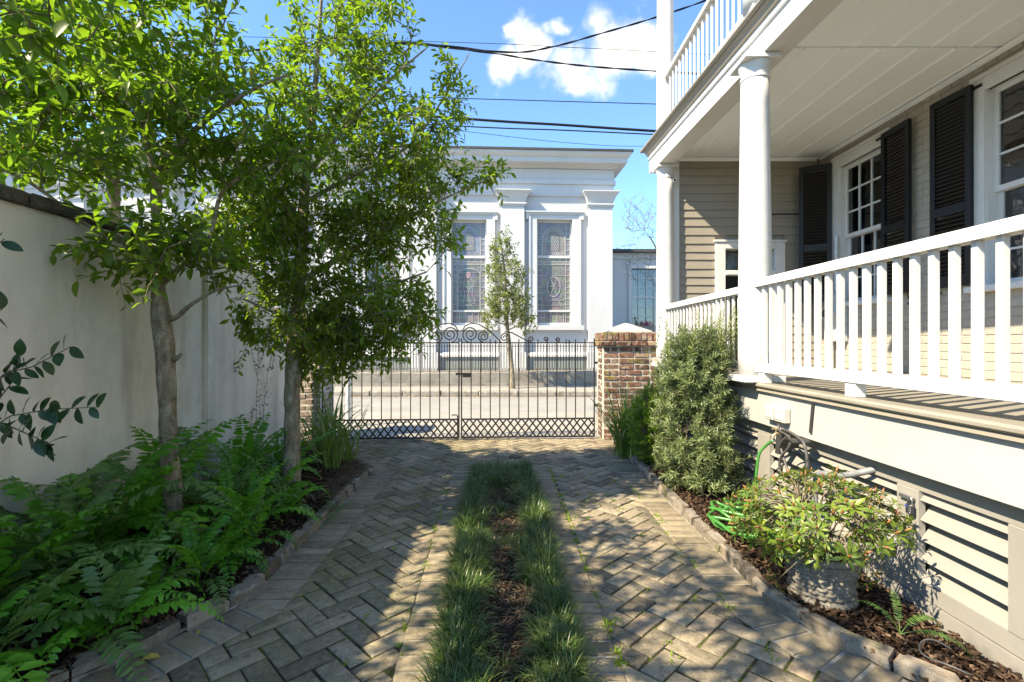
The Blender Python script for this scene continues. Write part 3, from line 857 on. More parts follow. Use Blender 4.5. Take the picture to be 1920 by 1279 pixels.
# ------------------------------------------------------------------ wrought iron gate
GC, GD = Vector((-.685, 6.49, 0)), Vector((1, .05, 0)).normalized()
def gp(s, z, o=0.0): return GC + GD * s + Vector((0, 0, z)) + Vector((.05, -1, 0)) * o
def spiral(cs, cz, r, turns, a0, hand=1, n=40):
    pts = []
    for k in range(n + 1):
        t = k / n; rr = r * (1 - .80 * t); a = a0 + hand * turns * 2 * math.pi * t
        pts.append(gp(cs + rr * math.cos(a), cz + rr * math.sin(a)))
    return pts
def sx(px):   # position along the gate of a photo pixel
    a = (px - CX) / FPX; return (a * GC.y - GC.x) / (GD.x - a * GD.y)
def gz(px, py): s = sx(px); return CAMH - (py - CY) / FPX * (GC.y + GD.y * s)
def gate(sign, label):
    s0, s1 = (.017, 1.79) if sign > 0 else (-1.79, -.017)
    t = thing('iron_gate', label, 'gate', GC + GD * ((s0 + s1) / 2), 'leaves of the iron driveway gate')
    def gpart(name, mb, smooth=30):
        o = part(name, mb, M['iron'], t, smooth); o.location = -t.location; return o
    n = 14; stp = (s1 - s0) / n
    for k in range(n + 1):
        s = s0 + stp * k; end = k in (0, n)
        m = MB(); m.tube([gp(s, .03 if end else .275), gp(s, 1.335 if not end else 1.345)], .0092 if end else .0074, 6 if not end else 8); gpart('bar', m)
    for z, h in ((1.287, .016), (.275, .018), (.035, .018)):
        m = MB(); m.bar(gp(s0, z), gp(s1, z), .022, h); gpart('rail', m, False)
    hgt, run, st = .24, .19, .099
    for dirn in (1, -1):
        s = s0 - run
        while s < s1:
            a, b = s, s + run; za, zb = (.035, .275) if dirn > 0 else (.275, .035)
            a2, b2 = max(a, s0), min(b, s1)
            if b2 - a2 > .02:
                f = lambda q: za + (zb - za) * (q - a) / run
                m = MB(); m.bar(gp(a2, f(a2), .006 * dirn), gp(b2, f(b2), .006 * dirn), .019, .005, up=GD.cross(Vector((0, 0, 1)))); gpart('lattice_strip', m, False)
            s += st
    scr = [(882, 627, 15.5, 2.1, 1), (907, 631, 11, 1.9, 1), (946, 633, 9.5, 1.8, -1), (996, 636, 6, 1.4, 1), (1023, 636, 5, 1.3, -1), (1045, 637, 5, 1.3, -1)]
    for px, py, r, tn, hd in scr:
        s = sx(px); z = gz(px, py); r = r / FPX * 6.5
        s = s if sign > 0 else -s
        m = MB(); m.tube(spiral(s, z, r, tn, -math.pi / 2 , hd * (1 if sign > 0 else -1) * -1), [.0078] * 41, 6); gpart('scroll', m)
    arc = [(866, 622), (872, 611), (884, 606), (898, 608), (915, 618), (930, 632), (941, 643)]
    arc2 = [(946, 622), (960, 624), (975, 632), (990, 640), (1000, 643)]
    for ar in (arc, arc2):
        pts = [gp(sx(px) * (1 if sign > 0 else -1), gz(px, py)) for px, py in ar]
        m = MB(); m.tube(pts, .0078, 6); gpart('arched_bar', m)
    if sign > 0:
        m = MB()
        for z in (.45, 1.02): m.cbox(gp(s1 + .022, z), (.05, .03, .03))
        gpart('hinge', m, False)
    else:
        m = MB(); m.tube([gp(-.115, .33), gp(-.05, .335), gp(-.035, .32), gp(-.035, .0)], .008, 6); gpart('drop_bolt', m)
        m = MB(); m.bar(gp(-.06, .875, .01), gp(.15, .875, .01), .02, .03); m.cbox(gp(.085, .85, .02), (.10, .03, .035)); gpart('latch', m, False)
gate(-1, 'left leaf of the black iron gate, half hidden by the tree, with the drop bolt')
gate(1, 'right leaf of the black iron gate beside the red brick pillar')

# things beyond the left end of the gate
m = MB(); m.tube([P(653, 803, 7.6) , P(653, 690, 7.6)], .036, 14); m.lathe([(.05, 0), (.05, .02)], P(653, 805, 7.6), 14)
solo('street_post', m, M['white'], 'slim white post on the pavement beyond the left end of the gate', 'post', smooth=40)

# ------------------------------------------------------------------ church side of the street
m = MB()
V = []; xs = [-14 + .25 * k for k in range(97)]
for x in xs:
    zt = .47 + rnd.uniform(-.012, .012)
    V += [(x, 13.42, .06), (x, 13.40 + rnd.uniform(-.012, .012), zt - .03), (x, 13.43, zt), (x, 13.75, zt), (x, 13.75, .06)]
F = []
for i in range(len(xs) - 1):
    for k in range(4): F.append((i * 5 + k, (i + 1) * 5 + k, (i + 1) * 5 + k + 1, i * 5 + k + 1))
m.add(V, F); m.box((-14, 13.36, .09), (10, 13.415, .16))
solo('retaining_wall', m, M['lowwall'], 'low cracked grey retaining wall along the far pavement under the iron fence', 'wall')
struct('church_yard', sheet(-60, 60, 13.7, 40, .44), M['concrete'])

fence = thing('iron_fence', 'long black iron picket fence on the low wall in front of the church', 'fence', (0, 13.6, .46))
for k in range(150):
    x = -7.6 + k * .0785
    m = MB() if k == 0 else None
    if k == 0:
        m.tube([(0, 0, -.03), (0, 0, .78)], .0098, 5); pm = m.mesh('picket', 30); pm.materials.append(M['iron'])
        m = MB(); m.tube([(0, 0, -.03), (0, 0, .84)], .017, 6); m.lathe([(.02, .84), (.028, .865), (.0, .90)], n=8, cap=False); bm_ = m.mesh('post', 30); bm_.materials.append(M['iron'])
        m = MB(); m.tube([(0, 0, -.03), (0, 0, .10)], .009, 5); m.lathe([(.012, .08), (.0, .14)], n=5, cap=False); dm = m.mesh('dog_bar', 30); dm.materials.append(M['iron'])
    big = k % 26 == 13
    link('fence_post' if big else 'picket', bm_ if big else pm, None, fence, (x, 0, 0))
    link('dog_bar', dm, None, fence, (x + .039, 0, 0))
for z in (.0, .72):
    m = MB(); m.bar((-7.7, 0, z), (4.3, 0, z), .025, .018); part('rail', m, M['iron'], fence)

# ------------------------------------------------------------------ church
CT = math.atan(.05)
church = thing('church', 'white plastered church with pilasters and tall stained glass windows across the street', 'church', (0, 15, 0))
church.rotation_euler.z = CT
def cu(px): a = (px - CX) / FPX; return 15 * a / (math.cos(CT) - a * math.sin(CT))
def cz(px, py): return CAMH - (py - CY) / FPX * (15 + cu(px) * math.sin(CT))
def wall_holes(mb, x0, x1, z0, z1, y0, y1, holes, swap=None):
    """boxes filling a wall except the rectangular holes (xa, xb, za, zb); swap maps (x, y, z) to world axes"""
    f = swap or (lambda a, b: (a, b))
    xs = sorted({x0, x1, *[h[0] for h in holes], *[h[1] for h in holes]})
    for xa, xb in zip(xs, xs[1:]):
        hs = sorted([h for h in holes if h[0] <= xa + 1e-6 and h[1] >= xb - 1e-6], key=lambda h: h[2])
        z = z0
        for h in hs:
            if h[2] > z: mb.box(*f((xa, y0, z), (xb, y1, h[2])))
            z = h[3]
        if z < z1: mb.box(*f((xa, y0, z), (xb, y1, z1)))
UR = cu(1147); UL = -26.0
WPX = [1039.5 - 160.6 * k for k in range(6)]
holes = []
for px in WPX:
    holes.append((cu(px - 33), cu(px + 33), cz(px, 610), cz(px, 412)))
ZT = cz(1000, 320)
m = MB(); wall_holes(m, UL, UR, .40, ZT, 0, .35, holes); m.box((UL, .35, .4), (UL + .3, 9, ZT)); m.box((UR - .35, .3501, .4), (UR, 9, ZT))
part('wall', m, M['church'], church)
m = MB(); m.box((UL, .75, .5), (UR - .4, .8, ZT - .2)); part('inner_wall', m, M['interior'], church)
m = MB(); m.box((UL, -.11, .40), (UR + .11, -.001, cz(1000, 669))); part('plinth', m, M['plinth'], church)
m = MB(); m.prism([(0, 0), (-.16, 0), (-.16, .05), (-.06, .14), (0, .14)], (UL, -.001, cz(1000, 669)), (UR + .02, -.001, cz(1000, 669)), side=(0, 1, 0)); part('plinth_moulding', m, M['church_trim'], church)
# entablature: architrave bands, frieze and projecting cornice, returned round the right corner
def course_band(z0, z1, proj, name='band'):
    m = MB(); m.box((UL, -proj, z0), (UR + proj, .35, z1)); m.box((UR - .3, .351, z0), (UR + proj, 9, z1)); part(name, m, M['church_trim'], church)
zc = lambda py: cz(1000, py)
course_band(zc(368), zc(346) - .001, .05, 'architrave'); course_band(zc(346), zc(338), .10, 'architrave'); course_band(zc(338) + .001, zc(318), .06, 'frieze')
prof = [(0, zc(318) + .001), (-.16, zc(312)), (-.18, zc(309)), (-.42, zc(303)), (-.44, zc(299)), (-.44, zc(294)), (-.50, zc(290)), (-.56, zc(284)), (-.56, zc(281)), (0, zc(278))]
prof = [(a, CAMH + (b - CAMH) * (15 + a) / 15) for a, b in prof[:-1]] + [(0, CAMH + (zc(281) - CAMH) * 14.44 / 15)]     # the cornice stands nearer than the wall face
m = MB()
n = len(prof)
V = [(UL, a, b) for a, b in prof] + [(UR - a * .85, a, b) for a, b in prof] + [(UR - a * .85, 9, b) for a, b in prof]
F = [(i, (i + 1) % n, n + (i + 1) % n, n + i) for i in range(n)] + [(n + i, n + (i + 1) % n, 2 * n + (i + 1) % n, 2 * n + i) for i in range(n)]
m.add(V, F); part('cornice', m, M['church_trim'], church)
zr = prof[-1][1]; m = MB(); m.box((UL, -.60, zr + .002), (UR + .51, 9, zr + .06)); part('roof', m, M['slate'], church)
for k in range(7):
    pc = 1124.0 - 163.5 * k
    a, b = cu(pc - 22), cu(pc + 22)
    t = link('pilaster', None, None, church)
    m = MB(); m.box((a, -.16, .42), (b, -.0015, zc(386))); part('shaft', m, M['church_trim'], t)
    m = MB()
    for z0, z1, pj in ((zc(389), zc(386) + .001, .035), (zc(386) + .002, zc(383), .06)): m.box((a - pj, -.16 - pj, z0), (b + pj, -.002, z1))
    A = [(a, -.165), (b, -.165)]
    lv = [(zc(383), .01), (zc(377), .05), (zc(371), .09), (zc(366), .15), (zc(363), .19), (zc(361), .19)]
    V = []; F = []
    for z, pj in lv: V += [(a - pj, -.16 - pj, z), (b + pj, -.16 - pj, z), (b + pj, -.003, z), (a - pj, -.003, z)]
    for i in range(len(lv) - 1):
        for q in range(4): F.append((i * 4 + q, i * 4 + (q + 1) % 4, i * 4 + 4 + (q + 1) % 4, i * 4 + 4 + q))
    F.append(tuple(len(V) - 4 + q for q in range(4))); m.add(V, F)
    part('capital', m, M['church_trim'], t)
    m = MB(); m.box((a - .05, -.22, .41), (b + .05, -.0012, zc(660))); part('pilaster_base', m, M['church_trim'], t)

def arc_pts(cx, cz_, rx, rz, a0, a1, n): return [(cx + rx * math.cos(a0 + (a1 - a0) * k / n), cz_ + rz * math.sin(a0 + (a1 - a0) * k / n)) for k in range(n + 1)]
def flat_poly(pts, y, th=.006):
    n = len(pts); V = [(a, y, b) for a, b in pts] + [(a, y + th, b) for a, b in pts]
    return V, [tuple(range(n)), tuple(range(2 * n - 1, n - 1, -1))] + [(i, n + i, n + (i + 1) % n, (i + 1) % n) for i in range(n)]
for wi, px in enumerate(WPX):
    w = link('window', None, None, church)
    x0, x1 = cu(px - 33), cu(px + 33); z0, z1 = cz(px, 610), cz(px, 412)
    gx0, gx1 = cu(px - 30.5), cu(px + 30.5)
    Y = .16
    m = MB()
    m.box((x0, Y - .03, z0), (gx0, Y + .05, z1)); m.box((gx1, Y - .03, z0), (x1, Y + .05, z1))
    m.box((gx0, Y - .03, cz(px, 416)), (gx1, Y + .05, z1)); m.box((gx0, Y - .03, z0), (gx1, Y + .05, cz(px, 605)))
    m.box((gx0, Y - .045, cz(px, 483)), (gx1, Y + .045, cz(px, 478))); m.box((gx0, Y - .045, cz(px, 584.5)), (gx1, Y + .045, cz(px, 581)))
    part('sash_frame', m, M['church_trim'], w)
    # moulded surround with ears
    m = MB(); o0, o1 = cu(px - 45), cu(px + 45); zt = cz(px, 404)
    m.box((o0, -.06, z0 - .001), (x0, -.0012, zt)); m.box((x1, -.06, z0 - .001), (o1, -.0012, zt)); m.box((x0, -.06, z1), (x1, -.0012, zt))
    m.box((cu(px - 49), -.09, z0), (o0 + .0, -.0014, zt)); m.box((o1, -.09, z0), (cu(px + 49), -.0014, zt))
    e0, e1 = cu(px - 54), cu(px + 54)
    m.box((e0, -.10, cz(px, 404) + .001), (e1, -.0016, cz(px, 400))); m.box((e0 - .02, -.14, cz(px, 400) + .001), (e1 + .02, -.0016, cz(px, 397.5)))
    m.box((e0, -.10, cz(px, 413)), (cu(px - 49) - .001, -.0016, cz(px, 404))); m.box((cu(px + 49) + .001, -.10, cz(px, 413)), (e1, -.0016, cz(px, 404)))
    part('surround', m, M['church_trim'], w)
    m = MB(); m.box((e0, -.16, cz(px, 619)), (e1, .10, z0 - .002)); part('sill', m, M['church_trim'], w)
    figs = [(cz(px, 478), cz(px, 416), M['sg_blue']), (cz(px, 581), cz(px, 483), M['sg_grey']), (cz(px, 605), cz(px, 584.5), M['sg_grey'])]
    lead = MB()
    def line(a, b, w_=.011): lead.bar((a[0], Y - .012, a[1]), (b[0], Y - .012, b[1]), .008, w_, up=(0, 1, 0)) if False else lead.bar((a[0], Y - .012, a[1]), (b[0], Y - .012, b[1]), w_, .008, up=(0, 1, 0))
    def poly(pts, w_=.011):
        for a, b in zip(pts, pts[1:]): line(a, b, w_)
    for za, zb, mt in figs:
        m = MB(); m.box((gx0 - .005, Y, za - .005), (gx1 + .005, Y + .01, zb + .005)); part('pane', m, mt, w)
        gw_ = gx1 - gx0; bd = gw_ * .13
        for xx in (gx0 + bd, gx1 - bd): line((xx, za), (xx, zb))
        nrow = max(2, round((zb - za) / .17))
        for k in range(1, nrow):
            z = za + (zb - za) * k / nrow
            line((gx0, z), (gx0 + bd, z)); line((gx1 - bd, z), (gx1, z))
    cxw = (gx0 + gx1) / 2; gw_ = gx1 - gx0
    za, zb = figs[0][0], figs[0][1]
    # upper light: pale round arch with a trellis opening
    ap = arc_pts(cxw, za + (zb - za) * .45, gw_ * .35, (zb - za) * .42, 0, math.pi, 18); ap = [(ap[0][0], za + .02)] + ap + [(ap[-1][0], za + .02)]
    m = MB(); m.add(*flat_poly(ap[::-1], Y - .008)); part('arch_glass', m, M['sg_rose'] if wi == 0 else M['sg_blue'], w); poly(ap)
    ip = arc_pts(cxw, za + (zb - za) * .40, gw_ * .19, (zb - za) * .34, 0, math.pi, 14); ip = [(ip[0][0], za + (zb - za) * .15)] + ip + [(ip[-1][0], za + (zb - za) * .15)]
    m = MB(); m.add(*flat_poly(ip[::-1], Y - .013)); part('trellis_glass', m, M['sg_dark'], w)
    for k in range(-4, 9):
        for sg in (1, -1):
            xa = cxw + sg * (-gw_ * .19 + k * .06 - .18); 
            seg = []
            for q in range(13):
                t = q / 12; X_ = xa + sg * t * .36; Z_ = za + (zb - za) * .15 + t * (zb - za) * .58
                dx = abs(X_ - cxw) / (gw_ * .185); zz = Z_ - (za + (zb - za) * .40)
                if dx < 1 and (zz < 0 or dx ** 2 + (zz / ((zb - za) * .33)) ** 2 < 1): seg.append((X_, Z_))
            if len(seg) > 1: lead.bar((seg[0][0], Y - .016, seg[0][1]), (seg[-1][0], Y - .016, seg[-1][1]), .008, .006, up=(0, 1, 0))
    za, zb = figs[1][0], figs[1][1]
    m = MB(); m.box((gx0 + .01, Y - .006, zb - .20), (gx1 - .01, Y - .001, zb - .02)); part('band_glass', m, M['sg_rose'], w)
    for k in range(1, 5): line((gx0 + gw_ * k / 5, zb - .20), (gx0 + gw_ * k / 5, zb - .11))
    for k in range(5): line((gx0 + gw_ * (k + .5) / 5, zb - .11), (gx0 + gw_ * (k + .5) / 5, zb))
    line((gx0, zb - .11), (gx1, zb - .11)); line((gx0, zb - .20), (gx1, zb - .20))
    if wi == 0:
        op = arc_pts(cxw, za + (zb - za) * .45, gw_ * .20, (zb - za) * .19, 0, 2 * math.pi, 24)
        m = MB(); m.add(*flat_poly(op[:-1][::-1], Y - .008)); part('oval_glass', m, M['sg_dark'], w); poly(op, .016)
        oc = op[0::4]
        for q in oc: line((cxw + .01, za + (zb - za) * .46), q, .008)
        for k in range(7): line((gx0 + gw_ * .13, za + (zb - za) * (k + 1) / 10.5), (gx1 - gw_ * .13, za + (zb - za) * (k + 1) / 10.5), .006) if not 2 <= k <= 5 else None
        for k in range(14):
            X_ = cxw + rnd.uniform(-.33, .33) * gw_; Z_ = za + (zb - za) * rnd.uniform(.05, .75); X2 = X_ + rnd.uniform(-.1, .1)
            if abs(X_ - cxw) > gw_ * .18 or abs(Z_ - za - (zb - za) * .45) > (zb - za) * .2: line((X_, Z_), (X2, Z_ + .12), .006)
    else:
        ap = arc_pts(cxw, za + (zb - za) * .70, gw_ * .34, (zb - za) * .10, 0, math.pi, 10); ap = [(ap[0][0], za + .02)] + ap + [(ap[-1][0], za + .02)]
        m = MB(); m.add(*flat_poly(ap[::-1], Y - .008)); part('panel_glass', m, M['sg_dark'], w); poly(ap, .014)
        hp = arc_pts(cxw - .02, za + (zb - za) * .68, .07, .09, 0, 2 * math.pi, 10)
        m = MB(); m.add(*flat_poly(hp[:-1][::-1], Y - .013)); part('rose_glass', m, M['sg_pink'], w); poly(hp, .008)
        for k in range(8): line((gx0 + gw_ * .16, za + (zb - za) * (k + 1) / 11), (gx1 - gw_ * .16, za + (zb - za) * (k + 1) / 11), .006)
        fold = [[(-.10, .62), (-.14, .45), (-.10, .30), (-.16, .12)], [(.06, .63), (.12, .48), (.08, .32), (.15, .14)], [(-.04, .58), (.02, .44), (-.03, .28), (.04, .14)], [(-.14, .12), (.0, .09), (.15, .14)], [(-.12, .48), (0, .40), (.12, .48)]]
        for fl in fold: poly([(cxw + a * 1.2, za + (zb - za) * b) for a, b in fl], .008)
    za, zb = figs[2][0], figs[2][1]
    for k in range(1, 5): line((gx0 + gw_ * k / 5, za), (gx0 + gw_ * k / 5, zb))
    line((gx0, za + (zb - za) * .5), (gx0 + gw_ * .3, za + (zb - za) * .5), .008)
    part('leading', lead, M['lead'], w)

# annex to the right of the church
AY = 21.0
annex = thing('annex_house', 'low grey plastered building with a dark roof and sash window right of the church', 'house', (5.5, AY, 0))
ax0, ax1 = 3.0, 12.0
wx0, wx1 = P(1183, 600, AY).x, P(1226, 600, AY).x + .35; wz0, wz1 = P(0, 612, AY).z, P(0, 504, AY).z
m = MB(); wall_holes(m, ax0, ax1, .3, P(0, 475, AY).z, AY, AY + .3, [(wx0, wx1, wz0, wz1)]); o = part('wall', m, M['annex'], annex); o.location = -annex.location
rz = P(0, 475, AY).z
m = MB(); m.box((ax0, AY - .35, rz), (ax1, AY + 3, rz + .12)); m.add([(ax0, AY - .35, rz + .12), (ax1, AY - .35, rz + .12), (ax1, AY + 4, rz + .95), (ax0, AY + 4, rz + .95)], [(0, 1, 2, 3)])
o = part('roof', m, M['slate'], annex); o.location = -annex.location
m = MB(); m.box((ax0, AY - .08, rz - .25), (ax1, AY - .001, rz)); o = part('eaves_band', m, M['church'], annex); o.location = -annex.location
w = link('window', None, None, annex); w.location = -annex.location
m = MB(); fw = .07
m.box((wx0 - .12, AY - .06, wz0 - .05), (wx0, AY + .1, wz1)); m.box((wx1, AY - .06, wz0 - .05), (wx1 + .12, AY + .1, wz1)); m.box((wx0 - .15, AY - .09, wz1), (wx1 + .15, AY + .1, wz1 + .16))
m.box((wx0, AY + .02, wz0), (wx0 + fw, AY + .1, wz1)); m.box((wx1 - fw, AY + .02, wz0), (wx1, AY + .1, wz1)); zm = (wz0 + wz1) / 2
m.box((wx0 + fw, AY + .02, zm - .04), (wx1 - fw, AY + .1, zm + .04))
for k in range(1, 4): xx = wx0 + (wx1 - wx0) * k / 4; m.box((xx - .015, AY + .05, wz0), (xx + .015, AY + .08, zm - .04)); m.box((xx - .015, AY + .05, zm + .04), (xx + .015, AY + .08, wz1))
for k in range(1, 6):
    zz = wz0 + (wz1 - wz0) * k / 6
    if k != 3:
        for q in range(4):
            xa, xb = wx0 + (wx1 - wx0) * q / 4 + .016, wx0 + (wx1 - wx0) * (q + 1) / 4 - .016; m.box((max(xa, wx0 + fw), AY + .052, zz - .015), (min(xb, wx1 - fw), AY + .078, zz + .015))
part('sash_frame', m, M['church_trim'], w)
m = MB(); m.box((wx0, AY + .10, wz0), (wx1, AY + .105, wz1)); part('pane', m, M['glass'], w)
m = MB(); m.box((wx0 - .1, AY + .6, wz0 - .3), (wx1 + .1, AY + .62, wz1 + .2)); part('dim_room', m, M['interior'], w)
m = MB()
for xa, xb in ((wx0, wx0 + .38), (wx1 - .25, wx1)):
    k = 12
    V = []; F = []
    for i in range(k + 1):
        x = xa + (xb - xa) * i / k; yy = AY + .2 + .03 * (i % 2); V += [(x, yy, wz0), (x, yy, wz1)]
    for i in range(k): F.append((2 * i, 2 * i + 2, 2 * i + 3, 2 * i + 1))
    m.add(V, F)
part('curtain', m, M['curtain'], w)
# ------------------------------------------------------------------ the house with its two-storey porch on the right
house = thing('porch_house', 'beige painted brick house with white two-storey columned porch on the right', 'house', (0, 0, 0))
FZ = .98                    # porch floor
XW = 4.03                   # face of the house wall
YE = 6.45                   # face of the end wall
CZ = 3.72                   # porch ceiling
Y0 = -.6                    # the porch runs on behind the camera
def Xr(y): return 1.985 - .024 * (y - 3.2)      # line of the railing
def Xb(y): return 1.972 - .043 * (y - 4.24)     # face of the porch beam
# ---- columns
def column(x, y, z0, z1, r0, r1, cap=True):
    c = link('column', None, None, house, (x, y, 0))
    h = z1 - z0
    prof = [(r0 * 1.00, z0 + .05)]
    for k in range(1, 13):
        t = k / 12; prof.append((r0 + (r1 - r0) * (t ** 1.6), z0 + .05 + (h - .20) * t))
    m = MB(); m.lathe(prof, n=40); me = m.mesh('shaft', True)
    for v in me.vertices:
        a = math.atan2(v.co.y, v.co.x); k = 1 + .006 * math.sin(3 * a + v.co.z * 2.1) + rnd.uniform(-.0015, .0015); v.co.x *= k; v.co.y *= k
    link('shaft', me, M['column_white'], c)
    m = MB(); pw = 1.3 if cap else .78; m.bbox((-r0 * pw, -r0 * pw, z0 - .002), (r0 * pw, r0 * pw, z0 + .05), .006); part('plinth', m, M['column_white'], c)
    if cap:
        zc_ = z1 - .15
        m = MB(); m.lathe([(r1, zc_ - .02), (r1 * 1.07, zc_ - .015), (r1 * 1.07, zc_ + .0), (r1 * 1.0, zc_ + .006), (r1 * 1.02, zc_ + .05), (r1 * 1.16, zc_ + .075), (r1 * 1.24, zc_ + .10), (r1 * 1.24, zc_ + .108)], n=40); part('echinus', m, M['column_white'], c, 40)
        m = MB(); m.bbox((-r1 * 1.38, -r1 * 1.38, zc_ + .108), (r1 * 1.38, r1 * 1.38, z1 - .002), .004); part('abacus', m, M['column_white'], c)
    return c
BZ = 1.3 + 2.29            # underside of the beam
column(1.985, 4.01, FZ, BZ, .128, .105); column(2.005, 6.42, FZ, BZ, .118, .098)
column(2.02, 1.30, FZ, BZ, .128, .105)
column(2.02, 4.01, 3.956, 6.5, .125, .11, False); column(2.015, 6.45, 3.956, 6.5, .112, .10, False); column(2.02, 1.3, 3.956, 6.5, .125, .11, False)
# ---- beam, entablature and upper deck
def longbar(name, prof, xf, y0, y1, mat, parent=house):
    """a board along the porch with profile (offset to the right of line xf, height)"""
    m = MB(); n = len(prof)
    V = [(xf(y0) + a, y0, b) for a, b in prof] + [(xf(y1) + a, y1, b) for a, b in prof]
    F = [(i, n + i, n + (i + 1) % n, (i + 1) % n) for i in range(n)] + [tuple(range(n)), tuple(range(2 * n - 1, n - 1, -1))]
    m.add(V, F); return part(name, m, mat, parent)
def rect(a0, a1, b0, b1): return [(a0, b0), (a1, b0), (a1, b1), (a0, b1)]
YF = 6.68
longbar('porch_beam', rect(0, .21, BZ, 3.84), Xb, Y0, YF, M['white'])
longbar('bead_moulding', [(-.016, 3.765), (-.001, 3.760), (-.001, 3.785), (-.016, 3.785), (-.022, 3.775)], Xb, Y0, YF + .015, M['white'])
longbar('crown_moulding', [(.0, 3.842), (.1, 3.842), (.1, 3.91), (-.058, 3.91), (-.055, 3.895), (-.035, 3.880), (-.02, 3.845)], Xb, Y0, YF + .06, M['trim_beige'])
longbar('deck_edge', [(-.078, 3.912), (.3, 3.912), (.3, 3.953), (-.078, 3.953), (-.088, 3.943), (-.088, 3.922)], Xb, Y0, YF + .12, M['trim_beige'])
m = MB(); m.box((2.25, Y0, 3.914), (XW + .3, YF, 3.951)); part('upper_deck', m, M['porch_floor'], house)
# beam over the end wall and wall above
m = MB(); m.box((2.11, YE + .0, CZ - .02), (XW + .2, YE + .2, 3.910)); part('end_beam', m, M['white'], house)
# ---- ceiling boards
cl = link('porch_ceiling', None, None, house)
m = MB(); m.box((2.10, Y0, CZ + .012), (XW + .1, YE + .05, CZ + .03)); part('ceiling_backing', m, M['ceiling_white'], cl)
bw = .313
for (ya, yb, off_) in ((Y0, 4.005, .0), (4.035, YE - .002, -.09)):
    x = 2.185 + off_ - bw
    while x < XW:
        a, b = max(x + .004, 2.185), min(x + bw - .004, XW - .002)
        if b - a > .03:
            m = MB(); m.prism([(a, CZ - .004 + .011), (a + .006, CZ - .004), (b - .022, CZ - .004), (b, CZ - .016), (b, CZ + .012), (a, CZ + .012)], (0, ya, 0), (0, yb, 0)); part('ceiling_board', m, M['ceiling_white'], cl)
        x += bw
m = MB(); m.prism([(0, 0), (-.035, 0), (-.03, -.012), (-.008, -.035), (0, -.04)], (XW - .001, Y0, CZ - .012), (XW - .001, YE - .04, CZ - .012)); part('cornice', m, M['ceiling_white'], cl)
m = MB(); m.prism([(0, 0), (-.035, 0), (-.03, -.012), (-.008, -.035), (0, -.04)], (2.19, YE - .012, CZ - .012), (XW - .04, YE - .012, CZ - .012), side=(0, 1, 0)); part('cornice', m, M['ceiling_white'], cl)
# ---- railings
def railing(y0, y1, xf, zf, h=.82, blocks=(), bw=.0165, step=.1065):
    r = link('railing', None, None, house)
    zt = zf + h
    def rb(name, prof):
        m = MB(); n = len(prof)
        V = [(xf(y0) + a, y0, b) for a, b in prof] + [(xf(y1) + a, y1, b) for a, b in prof]
        m.add(V, [(i, n + i, n + (i + 1) % n, (i + 1) % n) for i in range(n)] + [tuple(range(n)), tuple(range(2 * n - 1, n - 1, -1))]); part(name, m, M['white'], r)
    rb('top_rail', [(-.042, zt - .065), (.042, zt - .065), (.042, zt - .02), (.030, zt - .004), (0, zt), (-.030, zt - .004), (-.042, zt - .02)])
    rb('bottom_rail', [(-.040, zf + .085), (.040, zf + .085), (.040, zf + .135), (.028, zf + .15), (-.028, zf + .15), (-.040, zf + .135)])
    m = MB(); m.bbox((-bw, -bw, zf + .149), (bw, bw, zt - .064), .003); bmh = m.mesh('baluster'); bmh.materials.append(M['white'])
    y = y0 + .06
    while y < y1 - .03:
        o = link('baluster', bmh, None, r, (xf(y) + rnd.uniform(-.001, .001), y, 0)); o.rotation_euler.z = rnd.uniform(-.03, .03); y += step
    for yb in blocks:
        m = MB(); m.bbox((-.032, -.045, zf), (.032, .045, zf + .0855), .004); o = part('support_block', m, M['white'], r); o.location = (xf(yb), yb, 0)
railing(1.42, 3.905, Xr, FZ, .82, (2.85, 3.82)); railing(4.125, 6.31, lambda y: 1.985 + .008 * (y - 4), FZ, .80, (5.2,), .0115, .108)
railing(-.5, 1.18, Xr, FZ, .82)
railing(4.14, 6.33, lambda y: 2.0, 3.954, .80, (), .0105, .118); railing(1.42, 3.88, lambda y: 2.0, 3.954, .80, (), .0105, .118)
# ---- porch floor and skirting
longbar('floor_nosing', [(.0, FZ - .036), (2.1, FZ - .036), (2.1, FZ), (.0, FZ), (-.011, FZ - .012), (-.011, FZ - .026)], lambda y: 1.925, Y0, YE + .02, M['porch_floor'])
longbar('floor_moulding', [(-.018, FZ - .062), (.05, FZ - .062), (.05, FZ - .038), (-.008, FZ - .038)], lambda y: 1.945, Y0, 6.45, M['trim_beige'])
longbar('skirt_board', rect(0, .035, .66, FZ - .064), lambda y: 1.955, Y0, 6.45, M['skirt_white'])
XS = lambda y: 2.018
longbar('skirt_top_rail', rect(.010, .05, .56, .70), XS, Y0, 6.4, M['louver'])
longbar('skirt_base_board', rect(-.004, .04, -.12, .035), XS, Y0, 6.4, M['louver'])
longbar('skirt_bottom_rail', rect(.006, .045, .041, .118), XS, Y0, 6.4, M['louver'])
m = MB(); m.box((2.16, Y0, -.12), (2.18, 6.4, .9)); part('crawl_space_back', m, M['interior'], house)
stiles = [(-.1, .03), (.9, 1.03), (1.895, 2.003), (2.444, 2.58), (3.86, 4.04), (5.1, 5.24)]
for a, b in stiles:
    m = MB(); m.bbox((XS(0) + .004, a, .1195), (XS(0) + .044, b, .5585), .003); part('skirt_stile', m, M['louver'], house)
ed = [Y0] + [v for s in stiles for v in s] + [6.4]
